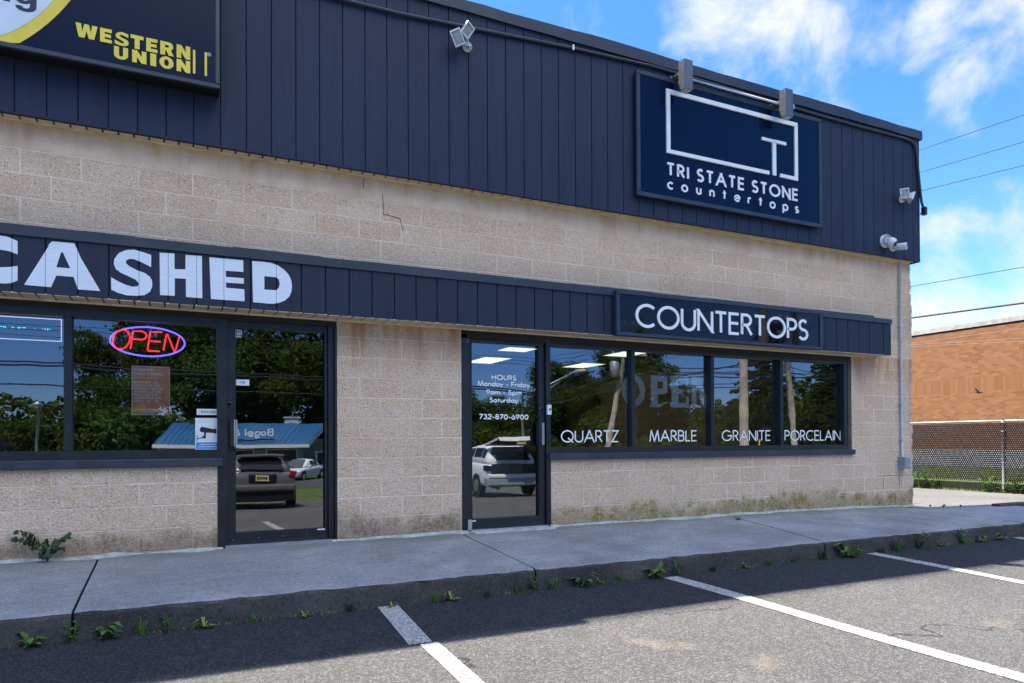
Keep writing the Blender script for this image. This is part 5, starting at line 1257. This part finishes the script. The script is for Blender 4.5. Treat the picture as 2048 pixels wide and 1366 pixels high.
nv = car('dark navy crossover mirrored at the far left of the neon window', (-2.62, -7.9, -.59), math.pi / 2, 'car_navy', 4.8, 1.96, 2.05, [(y, zb, zt + .32, hw) for y, zb, zt, hw in SV], (.10, .75, 2.5, 3.7)); tail(nv, 1.96, 0., 1.2, mat='car_navy', zp=1.0)

# bagel shop
S = thing('bagel_shop', 'grey shop with a blue metal roof across the road, mirrored in the check cashing door', 'building', (6, -58, -1.95))
m = MB(); m.box(-1.2, 10.0, -64, -55, -2.2, .75); m.box(10.0, 14.0, -63, -57, -2.2, 1.2); m.build('wall', 'grey_stucco', S)
m = MB(); x = -1.6
m.face([(-1.5, -54.2, .78), (10.3, -54.2, .78), (12.6, -58.5, 2.62), (-.2, -58.5, 2.62)]); m.face([(-.2, -58.5, 2.62), (12.6, -58.5, 2.62), (11.0, -64.5, .8), (-1.5, -64.5, .8)])
for i in range(30):
    x = -1.4 + i * .40; x2 = -.1 + i * .43
    m.tube([(x, -54.2, .80), (x2, -58.5, 2.64)], .025, 4)
rf = m.build('roof', 'blue_metal_roof', S)
m = MB(); m.box(9.0, 10.2, -59.6, -58.6, 2.2, 3.15); m.box(8.9, 10.3, -59.7, -58.5, 3.15, 3.25); m.build('chimney', 'concrete_light', rf)
m = MB(); m.box(-1.55, 10.35, -54.26, -54.16, .52, .79); m.face([(10.35, -54.16, .52), (12.7, -58.5, 2.35), (12.7, -58.5, 2.66), (10.35, -54.16, .82)]); m.build('eave_board', 'white_paint', S)
for (a, b) in ((2.8, 5.9), (7.0, 9.3)):
    m = MB(); m.box(a - .1, b + .1, -55, -54.96, -.7, .42); w_ = m.build('window', 'white_paint', S); m = MB(); m.box(a, b, -54.955, -54.94, -.65, .33); m.build('pane', 'car_glass_dark', w_)
m = MB(); m.box(11.3, 12.2, -57, -56.94, -1.9, .2); w_ = m.build('door', 'white_paint', S); m = MB(); m.box(11.5, 12.0, -56.94, -56.92, -1.0, .05); m.build('pane', 'car_glass_dark', w_)
m = MB(); text(m, 'Bagel & Grill', 2.3, 7.45, 1.42, .62, .10, -54.55, .06, .24, flip=True); m.build('lettering', 'white_letter', S)
m = MB(); m.box(2.2, 7.5, -54.62, -54.56, 1.12, 1.22); m.build('sign_rail', 'groove_dark', S)

# ---- poles, lamps and wires along the road
def pole(label, base, top, r, extras):
    t = thing('utility_pole', label, 'utility pole', base, 'utility poles along the road')
    b, p = Vector(base), Vector(top); m = MB(); m.tube([b, b.lerp(p, .5), p], [r, r * .92, r * .8], 12); m.build('shaft', 'pole_wood', t, True)
    if 'arm' in extras:
        for dz in (.5, 1.4):
            m = MB(); c = p - Vector((0, 0, dz)); m.box(c.x - 1.2, c.x + 1.2, c.y - .06, c.y + .06, c.z - .06, c.z + .06); m.build('crossarm', 'pole_wood', t)
            for k in (-1.1, -.5, .5, 1.1):
                m = MB(); m.lathe([(0, .03), (.05, .05), (.10, .03), (.16, .04), (.18, .01)], (c.x + k, c.y, c.z + .06), (0, 0, 1), 8); m.build('insulator', 'white_plastic', t, True)
    if 'can' in extras:
        for dx in (-.55, .5):
            m = MB(); c = b.lerp(p, .68); m.lathe([(0, .22), (.03, .27), (.85, .27), (.92, .2)], (c.x + dx, c.y + .2, c.z), (0, 0, 1), 14); m.build('transformer', 'zinc', t, True)
    return t
pole('leaning wooden utility pole with transformers, mirrored in the first showroom pane', (22.2, -27, -1.3), (24.2, -27, 7.4), .17, ('arm', 'can'))
pole('pale slim utility pole, mirrored at the left edge of the second showroom pane', (24.8, -27.6, -1.3), (24.85, -27.6, 8.2), .15, ('arm',))
pole('thick straight wooden pole close to the lot, mirrored in the third showroom pane', (15.19, -8.5, -.7), (15.23, -8.5, 9.0), .135, ())
pole('leaning wooden utility pole with a guy wire, mirrored in the last showroom pane', (34.5, -24, -1.25), (33.4, -24, 8.6), .20, ('arm',))
pole('distant utility pole far left along the road', (-32, -27, -1.3), (-32, -27, 8.0), .16, ('arm',))
t = thing('street_lamp', 'tall street lamp with a long arm, mirrored above the first showroom pane letters', 'street lamp', (17.2, -27, -1.3))
m = MB(); m.tube([(17.2, -27.2, -1.3), (17.2, -27.2, 3.6)], [.10, .07], 10); m.build('shaft', 'zinc', t, True)
m = MB(); m.tube([(17.2, -27.2, 3.5), (18.6, -27, 4.05), (20.2, -26.8, 4.75)], .04, 8); m.tube([(17.2, -27.2, 3.2), (18.7, -27, 3.85), (19.8, -26.9, 4.5)], .025, 8); m.build('arm', 'zinc', t, True)
m = MB(); m.tube([(20.1, -26.8, 4.72), (20.5, -26.75, 4.86), (21.0, -26.7, 4.93)], [.06, .14, .06], 10); m.build('lamp_head', 'zinc', t, True)
t = thing('lamp_post', 'slim grey lamp post, mirrored low in the leftmost pane', 'lamp post', (-4.04, -20, -1.1))
m = MB(); m.tube([(-4.04, -20, -1.1), (-4.04, -20, 2.15)], .05, 8); m.build('shaft', 'zinc', t, True); m = MB(); m.lathe([(0, .06), (.08, .16), (.14, .16), (.2, .03)], (-4.04, -20, 2.12), (0, 0, 1), 10); m.build('lamp_head', 'zinc', t, True)
def W(label, pts, r=.028, sag=0.): wire(label, pts, r, 'wire_black', sag, 'power line', 'overhead wires')
def road_wire(label, pts, r): W(label, [(x, -27, z) for x, z in pts], r)
road_wire('highest thin road wire mirrored over the neon sign', [(-32, 6.6), (-6.3, 5.81), (-1.7, 5.80), (6, 5.75), (14, 5.56), (18, 5.51), (21.1, 6.06), (24.2, 6.9)], .012)
road_wire('second thin road wire mirrored over the neon sign', [(-32, 6.3), (-6.3, 5.63), (-1.7, 5.62), (6, 5.55), (15.8, 5.38), (18, 5.30), (21, 5.8), (24.2, 6.6)], .012)
road_wire('thin road wire mirrored across the showroom door', [(-32, 6.0), (0, 5.25), (14, 5.2), (18, 5.12), (21, 5.55), (24.2, 6.3)], .012)
road_wire('thick road cable mirrored at the height of the poster top', [(-32, 4.9), (-6.34, 4.28), (-4.18, 4.31), (-1.71, 4.14), (1.83, 4.13), (6.45, 4.07), (16, 3.8), (18, 3.62), (18.64, 3.84), (23.4, 4.8), (34, 5.3), (60, 6)], .036)
road_wire('thick road cable just below the upper one in the glass', [(-32, 4.75), (-6.34, 4.14), (-4.18, 4.18), (-1.71, 4.0), (1.83, 3.99), (6.45, 3.93), (16, 3.68), (18, 3.5), (18.64, 3.74), (23.4, 4.66), (34, 5.05), (60, 5.7)], .042)
road_wire('lowest road cable mirrored through the middle of the glass', [(-32, 3.9), (-6.34, 3.37), (-1.71, 3.32), (1.82, 3.28), (6.45, 3.18), (14, 2.92), (18, 2.8), (23.1, 3.9), (34, 4.4), (60, 5)], .032)
W('cable mirrored in the middle showroom panes, upper of three', [(23.4, -24.5, 5.02), (27.4, -24, 5.05), (33.0, -24, 5.48), (50, -24, 3.5)], .028); W('cable mirrored in the middle showroom panes, second of three', [(23.4, -24.5, 4.74), (27.4, -24, 4.82), (33.0, -24, 5.18), (50, -24, 3.1)], .028); W('cable mirrored in the middle showroom panes, lowest of three', [(23.4, -24.5, 3.93), (27.4, -24, 4.11), (33.0, -24, 4.57), (50, -24, 2.4)], .024)
W('guy wire running down from the leaning pole', [(33.6, -24, 6.6), (37.6, -24.6, -1.2)], .015, 0)
m = MB(); m.tube([(30.5, -23.5, -1.2), (31.0, -23.5, 1.0)], .05, 8); q = m.build('guy_guard', 'yellow_vinyl'); tag(q, 'yellow guy wire guard, mirrored beside the MARBLE lettering', 'guard')

# ---- trees
NR = np.random.default_rng(11)
def crown_mesh(name, lobes, n, size, mat, flat=1.0):
    """leaf clumps: many small leaf faces gathered in clumps spread through several lobes"""
    vs = []; 
    for (c, r) in lobes:
        k = int(n * (r[0] * r[1] * r[2]) ** .5); cl = max(8, k // 26)
        d = NR.normal(0, 1, (cl, 3)); d /= np.linalg.norm(d, axis=1)[:, None]; rad = NR.uniform(.45, 1.05, (cl, 1)) ** .6
        cc = np.array(c) + d * rad * np.array(r)
        for q in cc:
            s = NR.uniform(.25, .6) * min(r); mm = NR.integers(16, 34)
            p = q + NR.normal(0, 1, (mm, 3)) * np.array([s, s, s * .45 * flat]) * .6
            u = NR.normal(0, 1, (mm, 3)); u /= np.linalg.norm(u, axis=1)[:, None]; w = NR.normal(0, 1, (mm, 3)); w = np.cross(u, w); w /= np.linalg.norm(w, axis=1)[:, None]
            L_ = NR.uniform(.6, 1.3, (mm, 1)) * size
            vs.append(np.stack([p - u * L_ * .5, p + w * L_ * .32, p + u * L_ * .5, p - w * L_ * .32], 1))
    V = np.concatenate(vs).reshape(-1, 3); N_ = len(V) // 4
    me = bpy.data.meshes.new(name); me.from_pydata(V.tolist(), [], [(4 * i, 4 * i + 1, 4 * i + 2, 4 * i + 3) for i in range(N_)]); me.materials.append(MATS[mat]); me.update(); return me
def limbs(m, H, spread, n, seed, r0):
    rg = random.Random(seed); m.tube([(0, 0, -.4), (.05, 0, H * .25), (-.05, .05, H * .55), (0, 0, H * .9)], [r0 * 1.25, r0, r0 * .7, r0 * .15], 9)
    tips = []
    for i in range(n):
        a = 6.28 * i / n + rg.uniform(-.4, .4); z0 = H * rg.uniform(.22, .6); l = spread * rg.uniform(.6, 1.); b = Vector((math.cos(a) * l, math.sin(a) * l, z0 + l * rg.uniform(.5, 1.1)))
        m.tube([(0, 0, z0), tuple(Vector((0, 0, z0)).lerp(b, .5) + Vector((0, 0, .3))), tuple(b)], [r0 * .5, r0 * .3, r0 * .06], 6); tips.append(b)
    return tips
def make_tree(kind, seed):
    rg = random.Random(seed); m = MB()
    if kind == 'broad':
        tips = limbs(m, 12, 4.2, 9, seed, .30)
        lobes = [((t.x, t.y, min(t.z, 11)), (rg.uniform(1.5, 2.3), rg.uniform(1.5, 2.3), rg.uniform(1.0, 1.6))) for t in tips] + [((rg.uniform(-1, 1), rg.uniform(-1, 1), z), (2.2, 2.2, 1.4)) for z in (8.5, 10.5, 12.2)]
        me = crown_mesh('crown', lobes, 800, .30, 'leaf_green')
    elif kind == 'pine':
        m.tube([(0, 0, -.4), (0, 0, 6), (0, 0, 13.5)], [.32, .24, .04], 9); lobes = []
        for i in range(64):
            z = 1.2 + 12 * (i / 63) ; a = i * 2.4 + rg.uniform(-.3, .3); l = (13.8 - z) * .36 * rg.uniform(.6, 1.15) + .3
            b = Vector((math.cos(a) * l, math.sin(a) * l, z + rg.uniform(-.3, .4))); m.tube([(0, 0, z), tuple(b)], [.06, .015], 5); lobes.append(((b.x * .62, b.y * .62, b.z - .1), (.45 + abs(b.x) * .32 + .2, .45 + abs(b.y) * .32 + .2, .38)))
        me = crown_mesh('crown', lobes, 430, .26, 'leaf_pine', .9)
    else:
        m.tube([(0, 0, -.3), (.1, 0, 1.5), (0, .1, 3)], [.12, .1, .03], 7)
        lobes = [((rg.uniform(-1.8, 1.8), rg.uniform(-1, 1), rg.uniform(.9, 3.2)), (rg.uniform(1., 1.6), rg.uniform(1., 1.5), rg.uniform(.8, 1.3))) for _ in range(7)]
        me = crown_mesh('crown', lobes, 620, .26, 'leaf_hedge')
    t = bpy.data.objects.new('tree', None); COL.objects.link(t)
    m.build('trunk', 'bark', t, True); o = bpy.data.objects.new('crown', me); COL.objects.link(o); o.parent = t
    return t
PT = {('broad', 0): make_tree('broad', 1), ('broad', 1): make_tree('broad', 5), ('pine', 0): make_tree('pine', 3), ('bush', 0): make_tree('bush', 7), ('bush', 1): make_tree('bush', 9)}
PT_used = set()
rgt = random.Random(77)
def tree(kind, x, y, h, label, name, wide=1.0):
    key = (kind, rgt.randrange(2) if kind != 'pine' else 0); p = PT[key]
    if key in PT_used: o = copy_tree(p)
    else: o = p; PT_used.add(key)
    s = h / {'broad': 13.2, 'pine': 13.8, 'bush': 4.0}[kind]
    o.name = name; o.location = (x, y, zg(x, y) - .05); o.scale = (s * wide, s * wide, s); o.rotation_euler = (0, 0, rgt.uniform(0, 6.28))
    tag(o, label, 'tree' if kind != 'bush' else 'shrub', 'trees across the road mirrored in the glass')
for i, x in enumerate((-30, -26.5, -23, -19.5, -16.5, -13.2, -10.6, -8.2, -5.6, -3.2, -.6, 1.8)):
    tree('bush', x, -61 - (i % 3) * 2.5, (6.0, 6.8, 5.7, 6.4)[i % 4], 'dense green shrub in the low thicket mirrored behind the neon sign panes', 'shrub', 1.15)
tree('broad', -5.6, -66, 8.6, 'small rounded tree mirrored left of the poster', 'broadleaf_tree', .9)
tree('broad', 1.2, -66, 15.5, 'tall dark tree mirrored behind the poster, its crown cut by the window head', 'broadleaf_tree'); tree('broad', 5.5, -70, 17, 'tall tree behind the blue roof, mirrored at the left of the door', 'broadleaf_tree'); tree('broad', 10.5, -69, 18, 'tall open crowned tree behind the blue roof, mirrored in the middle of the door', 'broadleaf_tree', .95); tree('broad', 15.5, -68, 17.5, 'tall tree mirrored at the right of the check cashing door', 'broadleaf_tree'); tree('broad', -3.5, -72, 17.5, 'tall tree mirrored beside the mullion of the neon window', 'broadleaf_tree', .8)
for x, y, h, lb in ((21.3, -46, 7.0, 'round topped tree mirrored at the left of the hours lettering'), (24.4, -47, 6.4, 'round topped tree mirrored behind the phone number'), (27.0, -50, 5.0, 'low tree mirrored at the right of the showroom door'), (29.0, -45, 9.2, 'tree mirrored at the left of the first showroom pane'), (32.0, -46, 9.4, 'tree mirrored behind the QUARTZ lettering'), (35.5, -45, 11.0, 'tall tree mirrored at the right of the first showroom pane'), (39.0, -45.5, 11.2, 'tall tree mirrored behind the faded open letters'), (43.5, -49, 6.8, 'lower tree mirrored above the MARBLE lettering')):
    tree('broad', x, y, h, lb, 'broadleaf_tree', 1.0)
for x, y, h, lb in ((43.8, -36, 12.5, 'tall dark pine mirrored in the third showroom pane'), (47.0, -39, 11.0, 'pine mirrored at the right of the thick pole'), (52.5, -36, 12.5, 'tall pine mirrored at the right end of the last pane'), (56.0, -40, 12, 'pine mirrored beside the window jamb at the right'), (48.5, -33, 6.0, 'short pine mirrored behind the PORCELAIN lettering')):
    tree('pine', x, y, h, lb, 'pine_tree', 1.1)
for i, x in enumerate((18, 21, 24, 27, 30, 33, 36.5, 40, 43, 46, 49, 52, 56, 60)):
    tree('bush', x, -41 - (i % 2) * 2, (3.6, 4.4, 4.0)[i % 3], 'green shrub in the undergrowth mirrored along the foot of the showroom panes', 'shrub', 1.2)
for i, x in enumerate((4.0, 7.0, 10.0, 13.0, 16.0, 19.0)):
    tree('bush', x, -67 - (i % 2) * 2, (7.5, 8.2, 6.8)[i % 3], 'dense green shrub growing behind the blue roofed shop', 'shrub', .9)
for i, (x, y, h) in enumerate(((38, -52, 6.2), (42, -54, 6.6), (46, -50, 6.0), (50, -52, 7.4), (54, -50, 8.2), (58, -48, 9.0), (62, -50, 9.5), (66, -47, 9.), (70, -50, 9.5), (75, -52, 10), (34, -53, 6.5), (30, -54, 6.5), (26, -56, 6.0), (22, -56, 6.0))):
    tree('bush', x, y, h, 'tall green thicket shrub filling the far background of the showroom reflections', 'shrub', 1.0)
for k, o in PT.items():
    if k not in PT_used:
        for c in list(o.children): bpy.data.objects.remove(c)
        bpy.data.objects.remove(o)
for n in [n for n in list(bpy.data.objects) if n.get('_base') is not None]: del n['_base']
